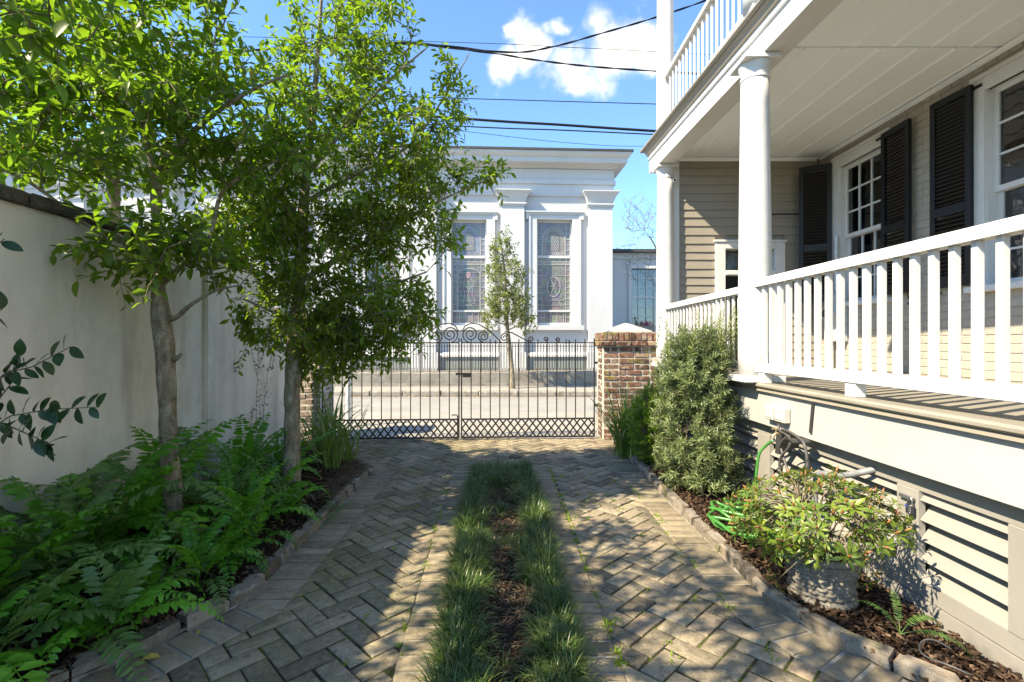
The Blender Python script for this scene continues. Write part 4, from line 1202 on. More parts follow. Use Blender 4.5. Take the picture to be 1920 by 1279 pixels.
for ya, yb in zip(ed[0::2], ed[1::2]):
    if yb - ya < .1: continue
    lo = link('louver_panel', None, None, house)
    for k in range(5):
        z = .119 + k * .0985
        m = MB(); x = XS(0)
        z1 = min(z + .108, .63)
        m.add([(x + .012, ya + .002, z), (x + .012, yb - .002, z), (x + .026, yb - .002, z), (x + .026, ya + .002, z), (x + .098, ya + .002, z1), (x + .098, yb - .002, z1), (x + .112, yb - .002, z1), (x + .112, ya + .002, z1)],
              [(0, 1, 2, 3), (4, 7, 6, 5), (0, 4, 5, 1), (2, 6, 7, 3), (0, 3, 7, 4), (1, 5, 6, 2)]); part('louver_slat', m, M['louver'], lo)
# ---- house wall of painted brick with two sash windows
WIN = [(5.33, 6.03), (3.36, 4.17)]
WZ0, WZ1 = 1.78, 3.44
holes = [(a, b, WZ0, WZ1) for a, b in WIN]
m = MB(); wall_holes(m, Y0, YE + .3, -.05, 7.0, XW + .004, XW + .30, holes, lambda a, b: ((a[1], a[0], a[2]), (b[1], b[0], b[2]))); part('wall', m, M['pjoint'], house)
pcs = []
CH = .0755
for k in range(0, 37):
    z0, z1 = FZ + .002 + k * CH, FZ + (k + 1) * CH - .006
    if z1 > CZ: z1 = CZ - .004
    if z0 > CZ - .02: break
    y = 2.4 + (0 if k % 2 else -.105); 
    while y < YE:
        l = .21; a, b = y, y + l - .007
        if k % 6 == 5: l = .105; b = y + l - .007
        b = min(b, YE - .002)
        cut = [(a, b)]
        for wa, wb in WIN:
            if z1 > WZ0 - .10 and z0 < WZ1 + .12:
                nc = []
                for c0, c1 in cut:
                    if c1 <= wa - .115 or c0 >= wb + .115: nc.append((c0, c1))
                    else:
                        if c0 < wa - .115: nc.append((c0, wa - .115))
                        if c1 > wb + .115: nc.append((wb + .115, c1))
                cut = nc
        for c0, c1 in cut:
            if c1 - c0 < .025: continue
            mm = MB().bbox((XW - .001 - rnd.uniform(0, .003), c0, z0), (XW + .03, c1, z1), .004)
            vis = (c1 - c0) / ((c0) ** 2) * (.2 if c0 < 3.7 else 1)
            pcs.append((vis, [Vector(v) for v in mm.v], mm.f))
        y += l
place_pieces('brick', pcs, M['pbrick'], house, 300, 'far_wall_bricks')

def sash_window(ya, yb, cols, curt=True):
    w = link('window', None, None, house)
    x = XW
    m = MB()        # moulded casing, proud of the wall
    for (c0, c1) in ((ya - .11, ya), (yb, yb + .11)):
        m.bbox((x - .022, c0, WZ0 - .001), (x + .10, c1, WZ1 + .11), .003); 
    m.bbox((x - .022, ya + .0005, WZ1), (x + .10, yb - .0005, WZ1 + .11), .003)
    m.bbox((x - .034, ya - .125, WZ1 + .111), (x + .02, yb + .125, WZ1 + .145), .004)
    m.bbox((x - .032, ya - .11, WZ0), (x - .0225, ya - .085, WZ1 + .11), .002); m.bbox((x - .032, yb + .085, WZ0), (x - .0225, yb + .11, WZ1 + .11), .002)
    m.box((x + .1001, ya, WZ0), (x + .2, ya + .0115, WZ1)); m.box((x + .1001, yb - .0115, WZ0), (x + .2, yb, WZ1)); m.box((x + .0, ya + .0002, WZ0), (x + .1, ya + .0113, WZ1 - .0002)); m.box((x + .0, yb - .0113, WZ0), (x + .1, yb - .0002, WZ1 - .0002)); m.box((x + .03, ya + .0118, WZ1 - .012), (x + .2, yb - .0118, WZ1 - .0004))
    part('casing', m, M['white'], w)
    m = MB(); m.bbox((x - .07, ya - .14, WZ0 - .055), (x + .10, yb + .14, WZ0 - .002), .005); part('sill', m, M['white'], w)
    zm = WZ0 + (WZ1 - WZ0) * .485
    for (z0, z1, xo, rows) in ((zm - .02, WZ1, .052, 3), (WZ0, zm + .02, .088, 3)):
        st = .042; sa_, sb = ya + .012, yb - .012
        m = MB(); xa, xb = x + xo, x + xo + .034
        m.box((xa, sa_, z0), (xb, sa_ + st, z1)); m.box((xa, sb - st, z0), (xb, sb, z1)); m.box((xa, sa_ + st, z0), (xb, sb - st, z0 + .045)); m.box((xa, sa_ + st, z1 - .045), (xb, sb - st, z1))
        gy0, gy1, gz0, gz1 = sa_ + st, sb - st, z0 + .045, z1 - .045
        for k in range(1, cols): yy = gy0 + (gy1 - gy0) * k / cols; m.box((xa + .004, yy - .009, gz0), (xb - .004, yy + .009, gz1))
        for k in range(1, rows):
            zz = gz0 + (gz1 - gz0) * k / rows
            for q in range(cols):
                y0_, y1_ = gy0 + (gy1 - gy0) * q / cols + (.0095 if q else 0), gy0 + (gy1 - gy0) * (q + 1) / cols - (.0095 if q < cols - 1 else 0); m.box((xa + .005, y0_, zz - .009), (xb - .005, y1_, zz + .009))
        part('sash', m, M['white'], w)
        for r_ in range(rows):
            for q in range(cols):
                m = MB(); m.box((xa + .015, gy0 + (gy1 - gy0) * q / cols, gz0 + (gz1 - gz0) * r_ / rows), (xa + .018, gy0 + (gy1 - gy0) * (q + 1) / cols, gz0 + (gz1 - gz0) * (r_ + 1) / rows))
                o = part('pane', m, M['glass'], w)
    m = MB(); V = []; F = []; kk = 22
    for i in range(kk + 1):
        yy = ya + (yb - ya) * .36 * i / kk; V += [(x + .21 + .02 * (i % 2), yy, WZ0 - .1), (x + .21 + .02 * (i % 2), yy, WZ1 + .1)]
    for i in range(kk): F.append((2 * i, 2 * i + 1, 2 * i + 3, 2 * i + 2))
    m.add(V, F); part('curtain', m, M['curtain'], w)
    m = MB(); V = []; F = []
    for i in range(kk + 1):
        yy = yb - (yb - ya) * .30 * i / kk; V += [(x + .21 + .02 * (i % 2), yy, WZ0 - .1), (x + .21 + .02 * (i % 2), yy, WZ1 + .1)]
    for i in range(kk): F.append((2 * i, 2 * i + 2, 2 * i + 3, 2 * i + 1))
    m.add(V, F); part('curtain', m, M['curtain'], w)
for a, b in WIN: sash_window(a, b, 3)
m = MB(); m.box((XW + .9, Y0, FZ), (XW + .92, YE + .3, 4.5)); m.box((XW + .31, Y0, 1.2), (XW + .92, YE + .3, 1.25)); part('dim_interior_wall', m, M['interior'], house)
def shutter(y_h, ang, width=.40, z0=1.80, z1=3.53, sgn=1, xh=XW - .045):
    """louvred shutter hinged at y_h; local x runs from hinge to free edge"""
    s = link('shutter', None, None, house, (xh, y_h, 0)); s.rotation_euler.z = ang
    m = MB(); T = .019; st = .05
    for a, b in ((0, st), (width - st, width)): m.bbox((a, -T, z0), (b, T, z1), .003)
    zm = z0 + (z1 - z0) * .40
    for a, b in ((z0, z0 + .10), (zm - .04, zm + .04), (z1 - .065, z1)): m.box((st, -T + .001, a), (width - st, T - .001, b))
    part('shutter_frame', m, M['black'], s)
    sl = MB(); sl.add([(st, -.017, 0), (width - st, -.017, 0), (width - st, -.011, -.004), (st, -.011, -.004), (st, .011, .030), (width - st, .011, .030), (width - st, .017, .026), (st, .017, .026)],
                      [(0, 3, 2, 1), (4, 5, 6, 7), (0, 1, 5, 4), (2, 3, 7, 6), (1, 2, 6, 5), (3, 0, 4, 7)])
    me = sl.mesh('slat'); me.materials.append(M['black'])
    for a, b in ((z0 + .10, zm - .04), (zm + .04, z1 - .065)):
        n = int((b - a) / .037)
        for k in range(n): link('slat', me, None, s, (0, 0, a + (b - a - .006) * k / n))
    m = MB(); m.bbox((-.07, -.024, z1 - .05), (.05, -.012, z1 - .022), .002); m.bbox((-.07, -.024, z0 + .05), (.05, -.012, z0 + .078), .002); part('hinge', m, M['black'], s)
    m = MB(); m.cbox((width - .06, -.024, zm), (.035, .012, .03)); part('catch', m, M['black'], s)
    return s
# hinge lines at the jambs; angle 0 points +x, pi/2 points +y
def shut(y_h, y_f, xf):   # from hinge (on the wall) to the free edge (xf, y_f)
    dx, dy = xf - (XW - .045), y_f - y_h
    return math.atan2(dy, dx), math.hypot(dx, dy)
a, L = shut(6.12, 6.29, 3.68); shutter(6.12, a, L)
a, L = shut(5.28, 4.89, 3.965); shutter(5.28, a, L)
a, L = shut(4.25, 4.63, 3.955); shutter(4.25, a, L)
for yy in (4.93, 4.60):
    m = MB(); pts = [(0, 0, .07), (-.02, .004, .05), (-.03, .03, .02), (-.03, .015, -.02), (-.03, -.015, -.05), (-.03, -.005, -.085), (-.03, .022, -.085), (-.03, .025, -.065)]
    m.tube(pts, .006, 6); m.tube([(.03, 0, -.01), (-.03, 0, -.01)], .006, 6)
    o = part('shutter_dog', m, M['iron'], house, 40); o.location = (XW - .005, yy, 1.765)
# ---- end wall: clapboards, corner board, door surround
ew = link('end_wall', None, None, house)
DX0, DX1, DZ = P(1340, 0, YE).x, P(1470, 0, YE).x, 1.3 + (CY - 455) / FPX * YE
m = MB(); wall_holes(m, 2.10, XW + .3, FZ - .1, CZ - .021, YE + .014, YE + .2, [(DX0 + .09, DX1 - .09, FZ, DZ - .1)]); part('sheathing', m, M['clap'], ew)
z = FZ + .01; k = 0
while z < CZ - .03:
    h = .108 + rnd.uniform(-.006, .012); z1 = min(z + h, CZ - .022)
    spans = [(2.195, XW - .002)]
    if z < DZ: spans = [(2.195, DX0 - .001), (DX1 + .001, XW - .002)]
    if z < DZ < z1: z1 = DZ - .001 if False else z1
    for a, b in spans:
        m = MB(); w0 = rnd.uniform(-.003, .003)
        m.add([(a, YE - .016 + w0, z), (b, YE - .016 - w0, z), (b, YE + .013, z), (a, YE + .013, z), (a, YE - .001, z1 + .006), (b, YE - .001, z1 + .006), (b, YE + .013, z1 + .006), (a, YE + .013, z1 + .006)],
              [(0, 3, 2, 1), (4, 5, 6, 7), (0, 1, 5, 4), (1, 2, 6, 5), (2, 3, 7, 6), (3, 0, 4, 7)]); part('clapboard', m, M['clap'], ew)
    z = z1; k += 1
m = MB(); m.bbox((2.105, YE - .03, FZ - .05), (2.19, YE + .10, CZ - .02), .003); part('corner_board', m, M['white'], ew)
dr = link('door_surround', None, None, ew)
m = MB()
m.bbox((DX0, YE - .035, FZ), (DX0 + .13, YE + .10, DZ), .004); m.bbox((DX1 - .13, YE - .035, FZ), (DX1, YE + .10, DZ), .004); m.bbox((DX0 + .131, YE - .035, DZ - .085), (DX1 - .131, YE + .10, DZ), .004)
m.bbox((DX0 - .02, YE - .05, DZ + .001), (DX1 + .02, YE + .02, DZ + .03), .004)
tz0 = 1.3 + (CY - 508) / FPX * YE
m.bbox((DX0 + .131, YE - .055, tz0 - .06), (DX1 - .131, YE + .08, tz0), .006)
mx = (DX0 + DX1) / 2
for q in (-1, 1): m.box((mx + q * .10 - .012, YE + .02, tz0), (mx + q * .10 + .012, YE + .06, DZ - .086))
part('door_frame', m, M['white'], dr)
m = MB(); m.box((DX0 + .131, YE + .04, tz0), (DX1 - .131, YE + .044, DZ - .086)); part('transom_pane', m, M['glass'], dr)
m = MB(); m.bbox((DX0 + .131, YE + .06, FZ), (DX1 - .131, YE + .10, tz0 - .061), .003); part('door', m, M['black'], dr)
m = MB(); m.box((DX0, YE + .35, FZ), (DX1, YE + .36, DZ + .1)); part('dim_passage', m, M['interior'], dr)
m = MB(); m.tube([(3.28, YE - .014, P(0, 403, YE).z), (3.5, YE - .016, P(0, 402, YE).z), (XW - .02, YE - .014, P(0, 402, YE).z)], .008, 6); part('wall_cable', m, M['wire'], ew)

# ---- small fittings on the house
sc = thing('security_camera', 'small white security camera under the porch beam beside the far column', 'camera', P(1266, 337, 6.38))
m = MB(); m.tube([(0, 0, 0), (-.015, -.03, -.012), (-.035, -.075, -.03)], [.02, .026, .024], 12); part('camera_body', m, M['camwhite'], sc, 40)
m = MB(); m.tube([(.03, .03, .02), (0, 0, 0)], .012, 8); part('camera_bracket', m, M['camwhite'], sc, 40)
m = MB(); m.tube([(-.034, -.074, -.029), (-.037, -.079, -.032)], .016, 12); part('camera_lens', m, M['dark'], sc, 40)
em = thing('electric_meter', 'grey electric meter box with round glass dial on the house wall behind the railing', 'meter', (XW - .0, 6.02, FZ + .62))
m = MB(); m.bbox((-.11, -.15, -.30), (-.002, .15, .30), .012); part('meter_box', m, M['boxgrey'], em)
m = MB(); n_ = 24; m.tube([(-.11, .0, .05), (-.15, .0, .05), (-.19, .0, .05)], [.085, .085, .075], n_); part('meter_dial', m, M['boxgrey'], em, 40)
m = MB(); m.tube([(-.191, 0, .05), (-.194, 0, .05)], .058, n_); part('dial_face', m, M['dark'], em, 40)
m = MB(); m.tube([(-.05, 0, .3), (-.05, 0, 1.0)], .022, 10); m.tube([(-.05, .08, -.3), (-.05, .08, -.6)], .018, 10); part('conduit', m, M['boxgrey'], em, 40)
# ------------------------------------------------------------------ plants
def norm(a): return a / np.maximum(np.linalg.norm(a, axis=-1, keepdims=True), 1e-9)
LEAF_F = [(0, 1, 4), (0, 6, 1), (1, 2, 5, 4), (1, 6, 7, 2), (2, 3, 5), (2, 7, 3)]
def leaf_tpl(w=.42, fold=.10, curl=.12, belly=.42):
    """pointed oval blade, length 1 along y, folded at the midrib and curling down at the tip; verts 0-3 midrib, 4-5 left, 6-7 right"""
    return np.array([(0, 0, 0), (0, belly * .85, .02), (0, .75, -curl * .35), (0, 1, -curl), (-w * .50, belly, fold), (-w * .36, .76, fold * .6 - curl * .3), (w * .50, belly, fold), (w * .36, .76, fold * .6 - curl * .3)])
def leaf_verts(tpl, pos, d, nrm, size):
    y = norm(d); x = norm(np.cross(y, nrm)); z = np.cross(x, y)
    t = tpl[None] * size[:, None, None]
    return pos[:, None] + t[..., 0:1] * x[:, None] + t[..., 1:2] * y[:, None] + t[..., 2:3] * z[:, None]
def rdir(n): return norm(rng.normal(size=(n, 3)))

def leaf_hi(w=.42, fold=.07, curl=.14, belly=.45, n=6):
    """the same blade with a rounder outline, for leaves seen close"""
    V = []; F = []
    for i in range(n + 1):
        t = i / n; s_ = max(0.0, math.sin(math.pi * t ** (math.log(.5) / math.log(belly)))) ** .8; z = -curl * t * t + .02 * math.sin(3.1 * t)
        V += [(0, t, z), (-w * .5 * s_, t, z + fold * s_), (w * .5 * s_, t, z + fold * s_)]
    for i in range(n):
        a, b = 3 * i, 3 * i + 3
        F += [(a, b, b + 1, a + 1), (a, a + 2, b + 2, b)]
    return V, F
class Tree:
    def __init__(s): s.pos = []; s.par = []; s.cap = []; s.paths = []; s.targets = []
    def limb(s, pts, rad, start=None):
        """a hand-placed limb; returns mesh builder and registers its nodes"""
        pts = [Vector(p) for p in pts]; prev = start; out = []
        # resample smoothly
        P2 = []; R2 = []
        n = len(pts)
        for i in range(n - 1):
            p0, p1, p2, p3 = pts[max(i - 1, 0)], pts[i], pts[i + 1], pts[min(i + 2, n - 1)]
            for k in range(9):
                t = k / 9
                P2.append(.5 * ((2 * p1) + (-p0 + p2) * t + (2 * p0 - 5 * p1 + 4 * p2 - p3) * t * t + (-p0 + 3 * p1 - 3 * p2 + p3) * t ** 3)); R2.append(rad[i] + (rad[i + 1] - rad[i]) * t)
        P2.append(pts[-1]); R2.append(rad[-1])
        for p, r in zip(P2, R2):
            s.pos.append(np.array(p)); s.par.append(prev if prev is not None else -1); s.cap.append(r); prev = len(s.pos) - 1; out.append(prev)
        return P2, R2, out
    def connect(s, T, zmin, up=.35):
        P0 = np.array(s.pos); dd = np.array([np.min(np.linalg.norm(P0 - t, axis=1)) for t in T])
        for t in T[np.argsort(dd)]:
            Pn = np.array(s.pos); d = Pn - t
            c = np.linalg.norm(d, axis=1) + up * np.maximum(d[:, 2], 0) + 5 * (Pn[:, 2] < zmin)
            i = int(np.argmin(c)); a = Pn[i]; L = np.linalg.norm(t - a)
            mid = a * .5 + t * .5 + np.array([0, 0, .10 * L]) + rng.normal(size=3) * .07 * L
            pts = [a]; prev = i; ids = []
            k = max(2, int(L / .10))
            for q in range(1, k + 1):
                u = q / k; p = (1 - u) ** 2 * a + 2 * u * (1 - u) * mid + u * u * t + (rng.normal(size=3) * .008 if q < k else 0)
                s.pos.append(p); s.par.append(prev); s.cap.append(None); prev = len(s.pos) - 1; ids.append(prev); pts.append(p)
            s.paths.append((i, ids)); s.targets.append((t, norm(pts[-1] - pts[-2])))
    def radii(s, r0=.0026, e=.46):
        cnt = np.zeros(len(s.pos))
        for i in range(len(s.pos) - 1, -1, -1):
            cnt[i] += 1 if s.cap[i] is None else 0
            if s.par[i] >= 0: cnt[s.par[i]] += cnt[i] * (.55 if True else 1)
        return r0 * np.maximum(cnt, 1) ** e

def project(v): return CX + v[0] / v[1] * FPX, CY - (v[2] - CAMH) / v[1] * FPX

def build_tree(name, label, cat, trunk, limbs, blobs, leaf_size, per_twig, leaf_mat, group=None, zmin=1.3, singles=0, droop=.15, twig=.26, wl=.42, bark='bark', knots=(), berries=0, leafless=False, r0=.0026, seed=1, dens=1.0):
    global rng
    rng = np.random.default_rng(seed)
    base = Vector(trunk[0][0])
    t = thing(name, label, cat, base, group)
    T = Tree()
    P2, R2, ids = T.limb([p for p, r in trunk], [r for p, r in trunk])
    m = MB(); m.tube(P2, R2, 18)
    me = m.mesh('trunk', True)
    for v in me.vertices:
        f = 1 + .07 * math.sin(v.co.z * 17 + v.co.x * 55) * math.sin(v.co.y * 45 + v.co.z * 7) + .05 * math.sin(v.co.z * 6.3) + rnd.uniform(-.025, .025)
        zr = v.co.z - base.z
        if zr < .12: f += .35 * (1 - zr / .12) ** 2
        # push out from the axis
        k = min(range(len(P2)), key=lambda i: abs(P2[i].z - v.co.z)); ax = P2[k]
        v.co.x = ax.x + (v.co.x - ax.x) * f; v.co.y = ax.y + (v.co.y - ax.y) * f
    o = link('trunk', me, M[bark], t); o.location = -base
    for kp, kr in knots:
        mm = MB(); kp = Vector(kp); mm.tube([kp + Vector((-.02, 0, -.01)), kp + Vector((.02, -.01, .01)), kp + Vector((.045, -.02, .03))], [kr * 1.5, kr, kr * .6], 9); o = part('branch_stub', mm, M[bark], t, True); o.location = -base
    for lp in limbs:
        pp = [p for p, r in lp]; rr = [r for p, r in lp]
        st = int(np.argmin(np.linalg.norm(np.array(T.pos) - np.array(pp[0]), axis=1)))
        pp[0] = Vector(T.pos[st]); P3, R3, _ = T.limb(pp, rr, st)
        mm = MB(); mm.tube(P3, R3, 9); o = part('limb', mm, M[bark], t, True); o.location = -base
    tg = []
    for (px, py, Y, rx, ry, rz, n) in blobs:
        c = np.array(P(px, py, Y)); n = int(n * dens); d = rdir(n) * (rng.uniform(.25, 1, size=(n, 1)) ** .5); tg.append(c + d * np.array([rx, ry, rz]))
    tg = np.concatenate(tg)
    T.connect(tg, zmin)
    rad = T.radii(r0)
    m = MB(); LP = []; LD = []; LN = []; LS = []
    for (i0, ids_), (tp, td) in zip(T.paths, T.targets):
        pts = [Vector(T.pos[i0])] + [Vector(T.pos[i]) for i in ids_]; rr = [min(rad[ids_[0]], .03)] + [min(rad[i], .03) for i in ids_]
        d = norm(td * .8 + rng.normal(size=3) * .35 + np.array([0, 0, .25]))
        L = twig * rng.uniform(.6, 1.3); p = np.array(tp); n = 4
        for q in range(n):
            d = norm(d + rng.normal(size=3) * .14 + np.array([0, 0, -droop * .35])); p = p + d * L / n; pts.append(Vector(p)); rr.append(max(.0011, rr[-1] * .72))
        m.tube(pts, rr, 5, caps=False)
        if leafless:
            continue
        seg = np.array(pts[-(n + 3):] if len(pts) > n + 3 else pts); k = len(seg)
        nl = max(3, int(per_twig * rng.uniform(.7, 1.35))); ph = rng.uniform(0, 6.28)
        for q in range(nl):
            u = (q + .5) / nl * (k - 1); a = int(u); f = u - a; pp = seg[a] * (1 - f) + seg[min(a + 1, k - 1)] * f
            tt = norm(seg[min(a + 1, k - 1)] - seg[a] + 1e-6); ph += 2.4
            e1 = norm(np.cross(tt, [.3, .2, 1])); e2 = np.cross(tt, e1); pr = e1 * math.cos(ph) + e2 * math.sin(ph)
            ld = norm(tt * rng.uniform(.35, .9) + pr * .85 + np.array([0, 0, -droop]) + rng.normal(size=3) * .15)
            LP.append(pp + pr * .004); LD.append(ld); LN.append(norm(np.array([0, 0, 1.0]) + rng.normal(size=3) * .45 + tt * .2)); LS.append(leaf_size * rng.uniform(.5, 1.28))
    o = link('branches', m.mesh('branches', True), M['twig'], t); o.location = -base
    if leafless: return t
    LP, LD, LN, LS = map(np.array, (LP, LD, LN, LS))
    tpl = leaf_tpl(wl)
    # leaves that show largest become parts of their own, the rest one crown
    sz = LS / np.maximum(LP[:, 1], .3); pxs = CX + LP[:, 0] / LP[:, 1] * FPX; pys = CY - (LP[:, 2] - CAMH) / LP[:, 1] * FPX
    inview = (pxs > 0) & (pxs < 1920) & (pys > 0) & (pys < 1279) & (LP[:, 1] > .3)
    order = np.argsort(-(sz * inview)); big = order[:singles] if singles else np.array([], int); rest = order[singles:]
    V = leaf_verts(tpl, LP[rest], LD[rest], LN[rest], LS[rest]).reshape(-1, 3) - np.array(base)
    o = link('crown', arrays_mesh('crown', V, LEAF_F, len(rest), 8), leaf_mat, t); o['kind'] = 'stuff'
    if len(big):
        lm = MB().add(*leaf_hi(wl * 1.08)).mesh('leaf', True); lm.materials.append(leaf_mat)
        Y = norm(LD[big]); X = norm(np.cross(Y, LN[big])); Z = np.cross(X, Y)
        for i, b in enumerate(big):
            s_ = LS[b]; mt = Matrix(((X[i][0] * s_, Y[i][0] * s_, Z[i][0] * s_, LP[b][0] - base.x), (X[i][1] * s_, Y[i][1] * s_, Z[i][1] * s_, LP[b][1] - base.y), (X[i][2] * s_, Y[i][2] * s_, Z[i][2] * s_, LP[b][2] - base.z), (0, 0, 0, 1)))
            link('leaf', lm, None, t, mtx=mt)
    if berries:
        bm_ = MB(); bm_.lathe([(.0005, -.0045), (.0035, -.0025), (.0045, 0), (.0035, .0028), (.0005, .0045)], n=8); bme = bm_.mesh('berry', True); bme.materials.append(M['berry'])
        cand = [b for b in order[:1500]]; rnd.shuffle(cand)
        for b in cand[:berries]: link('berry', bme, None, t, Vector(LP[b]) - base + Vector((0, 0, -.012)))
    return t

def pl(pts, Y, rs): return [(P(x, y, (Y if not isinstance(Y, (list, tuple)) else Y[i])), r) for i, ((x, y), r) in enumerate(zip(pts, rs))]
# nearest holly
tr1 = [(Vector((-2.19, 3.14, -.02)), .070), *pl([(322, 930), (317, 840), (313, 740), (309, 650), (302, 590), (299, 562)], 3.14, [.055, .053, .052, .052, .057, .047]),
       *pl([(297, 530), (296, 470), (294, 400), (290, 320)], 3.16, [.034, .032, .030, .030])]
build_tree('holly_tree', 'mottled holly trunk nearest the camera, with large glossy leaves and a few red berries', 'tree', tr1,
    [pl([(290, 320), (268, 250), (252, 195), (215, 140), (190, 60)], [3.16, 3.1, 3.05, 3.0, 2.95], [.024, .018, .014, .011, .008]),
     pl([(290, 320), (330, 277), (398, 217), (470, 170), (540, 140)], [3.16, 3.15, 3.2, 3.25, 3.3], [.024, .020, .016, .012, .008]),
     pl([(300, 600), (330, 595), (360, 570), (405, 545), (450, 535)], [3.14, 3.1, 3.05, 3.05, 3.05], [.022, .016, .012, .008, .005]),
     pl([(298, 540), (340, 500), (385, 470), (400, 420), (425, 350), (520, 300)], [3.15, 3.2, 3.28, 3.3, 3.35, 3.4], [.020, .018, .016, .014, .012, .008]),
     pl([(296, 500), (240, 460), (160, 420), (60, 345), (-40, 300)], [3.16, 3.05, 2.95, 2.85, 2.75], [.018, .014, .012, .010, .007]),
     pl([(250, 200), (150, 150), (60, 60)], [3.05, 2.9, 2.8], [.014, .010, .007])],
    [(300, 470, 2.92, .40, .32, .20, 34), (230, 250, 3.0, .75, .6, .40, 80), (450, 250, 3.3, .5, .5, .42, 60), (270, 40, 3.1, .62, .6, .5, 84), (110, 90, 2.9, .6, .6, .5, 60), (410, 470, 3.2, .30, .3, .16, 14), (80, 280, 2.9, .45, .5, .25, 30)],
    .086, 15, M['leaf_holly'], 'trees in the left bed', 1.55, 230, .16, .24, .40, knots=[(P(331, 672, 3.09), .013)], berries=26, seed=3, dens=1.35)
# second tree, denser, by the gate
tr2 = [(Vector((-1.775, 3.96, -.02)), .072), *pl([(547, 850), (548, 760), (550, 690), (556, 620), (560, 540), (566, 450), (570, 380), (577, 300), (588, 210), (595, 110), (602, 10), (606, -70)], 3.98, [.064, .062, .060, .066, .052, .046, .040, .032, .024, .018, .012, .008])]
build_tree('holly_tree', 'dense small-leaved holly on a slim straight trunk between the near tree and the gate', 'tree', tr2,
    [pl([(556, 615), (625, 565), (715, 540), (800, 510)], [3.98, 4.1, 4.25, 4.35], [.026, .018, .012, .007]),
     pl([(560, 530), (640, 480), (760, 410), (860, 360), (940, 328)], [3.98, 4.05, 4.15, 4.2, 4.25], [.026, .020, .013, .008, .004]),
     pl([(568, 420), (520, 350), (480, 280)], [3.98, 3.9, 3.85], [.020, .014, .009]),
     pl([(574, 330), (640, 250), (720, 160), (800, 90)], [3.98, 4.05, 4.1, 4.15], [.022, .016, .011, .006]),
     pl([(570, 380), (660, 330), (770, 270), (840, 170), (880, 100)], [3.98, 4.1, 4.2, 4.25, 4.25], [.020, .015, .011, .007, .004]),
     pl([(556, 600), (500, 580), (455, 560)], [3.98, 3.9, 3.8], [.014, .010, .006])],
    [(620, 330, 4.05, .85, .6, .62, 190), (620, 140, 4.1, .50, .5, .48, 100), (640, -60, 4.15, .45, .5, .40, 36), (700, 585, 4.3, .58, .5, .40, 150), (610, 640, 4.2, .36, .4, .30, 70), (770, 280, 4.2, .36, .45, .50, 70),
     (700, 60, 4.1, .36, .4, .34, 36), (850, 180, 4.2, .10, .2, .40, 14), (880, 340, 4.22, .26, .10, .06, 9), (928, 330, 4.24, .07, .05, .03, 5), (500, 470, 3.95, .3, .4, .38, 34), (820, 420, 4.2, .18, .3, .40, 26), (470, 400, 4.05, .36, .3, .36, 50), (690, 440, 4.2, .42, .35, .28, 75), (495, 590, 4.2, .22, .3, .26, 26), (565, 500, 3.78, .30, .2, .34, 42), (560, 610, 3.8, .22, .2, .12, 14)],
    .070, 15, M['leaf_tree'], 'trees in the left bed', 1.5, 220, .20, .22, .40, berries=10, seed=5, dens=1.65)
# tree on the neighbour's side of the wall
tr3 = [(Vector((-3.22, 4.0, 0)), .055), *pl([(215, 500), (213, 400), (213, 300), (211, 200), (206, 120)], [4.0, 4.0, 4.0, 4.0, 4.0], [.048, .046, .044, .040, .028])]
build_tree('holly_tree', 'thin-trunked tree behind the garden wall with sunlit yellow green leaves', 'tree', tr3,
    [pl([(212, 260), (150, 190), (70, 140)], [4.0, 4.1, 4.2], [.022, .015, .008]), pl([(211, 220), (290, 150), (360, 100)], [4.0, 4.1, 4.2], [.02, .014, .008]), pl([(213, 330), (120, 290), (20, 270)], [4.0, 4.0, 4.1], [.018, .012, .007])],
    [(110, 250, 3.9, .70, .4, .35, 70), (60, 120, 3.9, .65, .4, .4, 60), (280, 150, 3.85, .45, .35, .45, 45), (260, 330, 4.1, .35, .2, .16, 18)],
    .085, 12, M['leaf_tree'], 'trees in the left bed', 1.8, 60, .15, .24, .45, seed=8, dens=1.2)
# tree beside the camera whose lowest boughs hang into the top left corner
tr0 = [(Vector((-2.25, .55, -.02)), .085), (Vector((-2.27, .56, 1.2)), .07), (Vector((-2.3, .6, 2.0)), .06), (Vector((-2.4, .65, 2.8)), .04), (Vector((-2.5, .7, 3.6)), .02)]
build_tree('holly_tree', 'nearest boughs of big dark leaves hanging into the top left corner', 'tree', tr0,
    [[(Vector((-2.3, .6, 2.1)), .035), (Vector((-2.2, 1.1, 2.5)), .026), (Vector((-2.05, 1.7, 2.75)), .018), (Vector((-1.95, 2.2, 2.9)), .010)],
     [(Vector((-2.4, .65, 2.7)), .03), (Vector((-2.0, .5, 3.1)), .02), (Vector((-1.6, .5, 3.4)), .012)], [(Vector((-2.35, .62, 2.4)), .03), (Vector((-2.7, 1.0, 2.9)), .02), (Vector((-2.9, 1.3, 3.3)), .012)]],
    [(0, 0, 1, .01, .01, .01, 1)] * 0 + [(CX + FPX * c[0] / c[1], CY - FPX * (c[2] - CAMH) / c[1], c[1], *r, n) for c, r, n in
     [((-2.0, 1.9, 2.72), (.30, .35, .22), 30), ((-2.4, .7, 3.35), (.75, .8, .55), 88), ((-2.9, 1.1, 3.3), (.6, .7, .5), 50), ((-1.85, .5, 3.3), (.45, .6, .45), 42), ((-2.6, -.3, 3.3), (.7, .6, .5), 34), ((-3.15, 1.5, 2.95), (.5, 1.2, .42), 75)]],
    .095, 12, M['leaf_holly'], 'trees in the left bed', 1.9, 90, .2, .24, .42, seed=12)
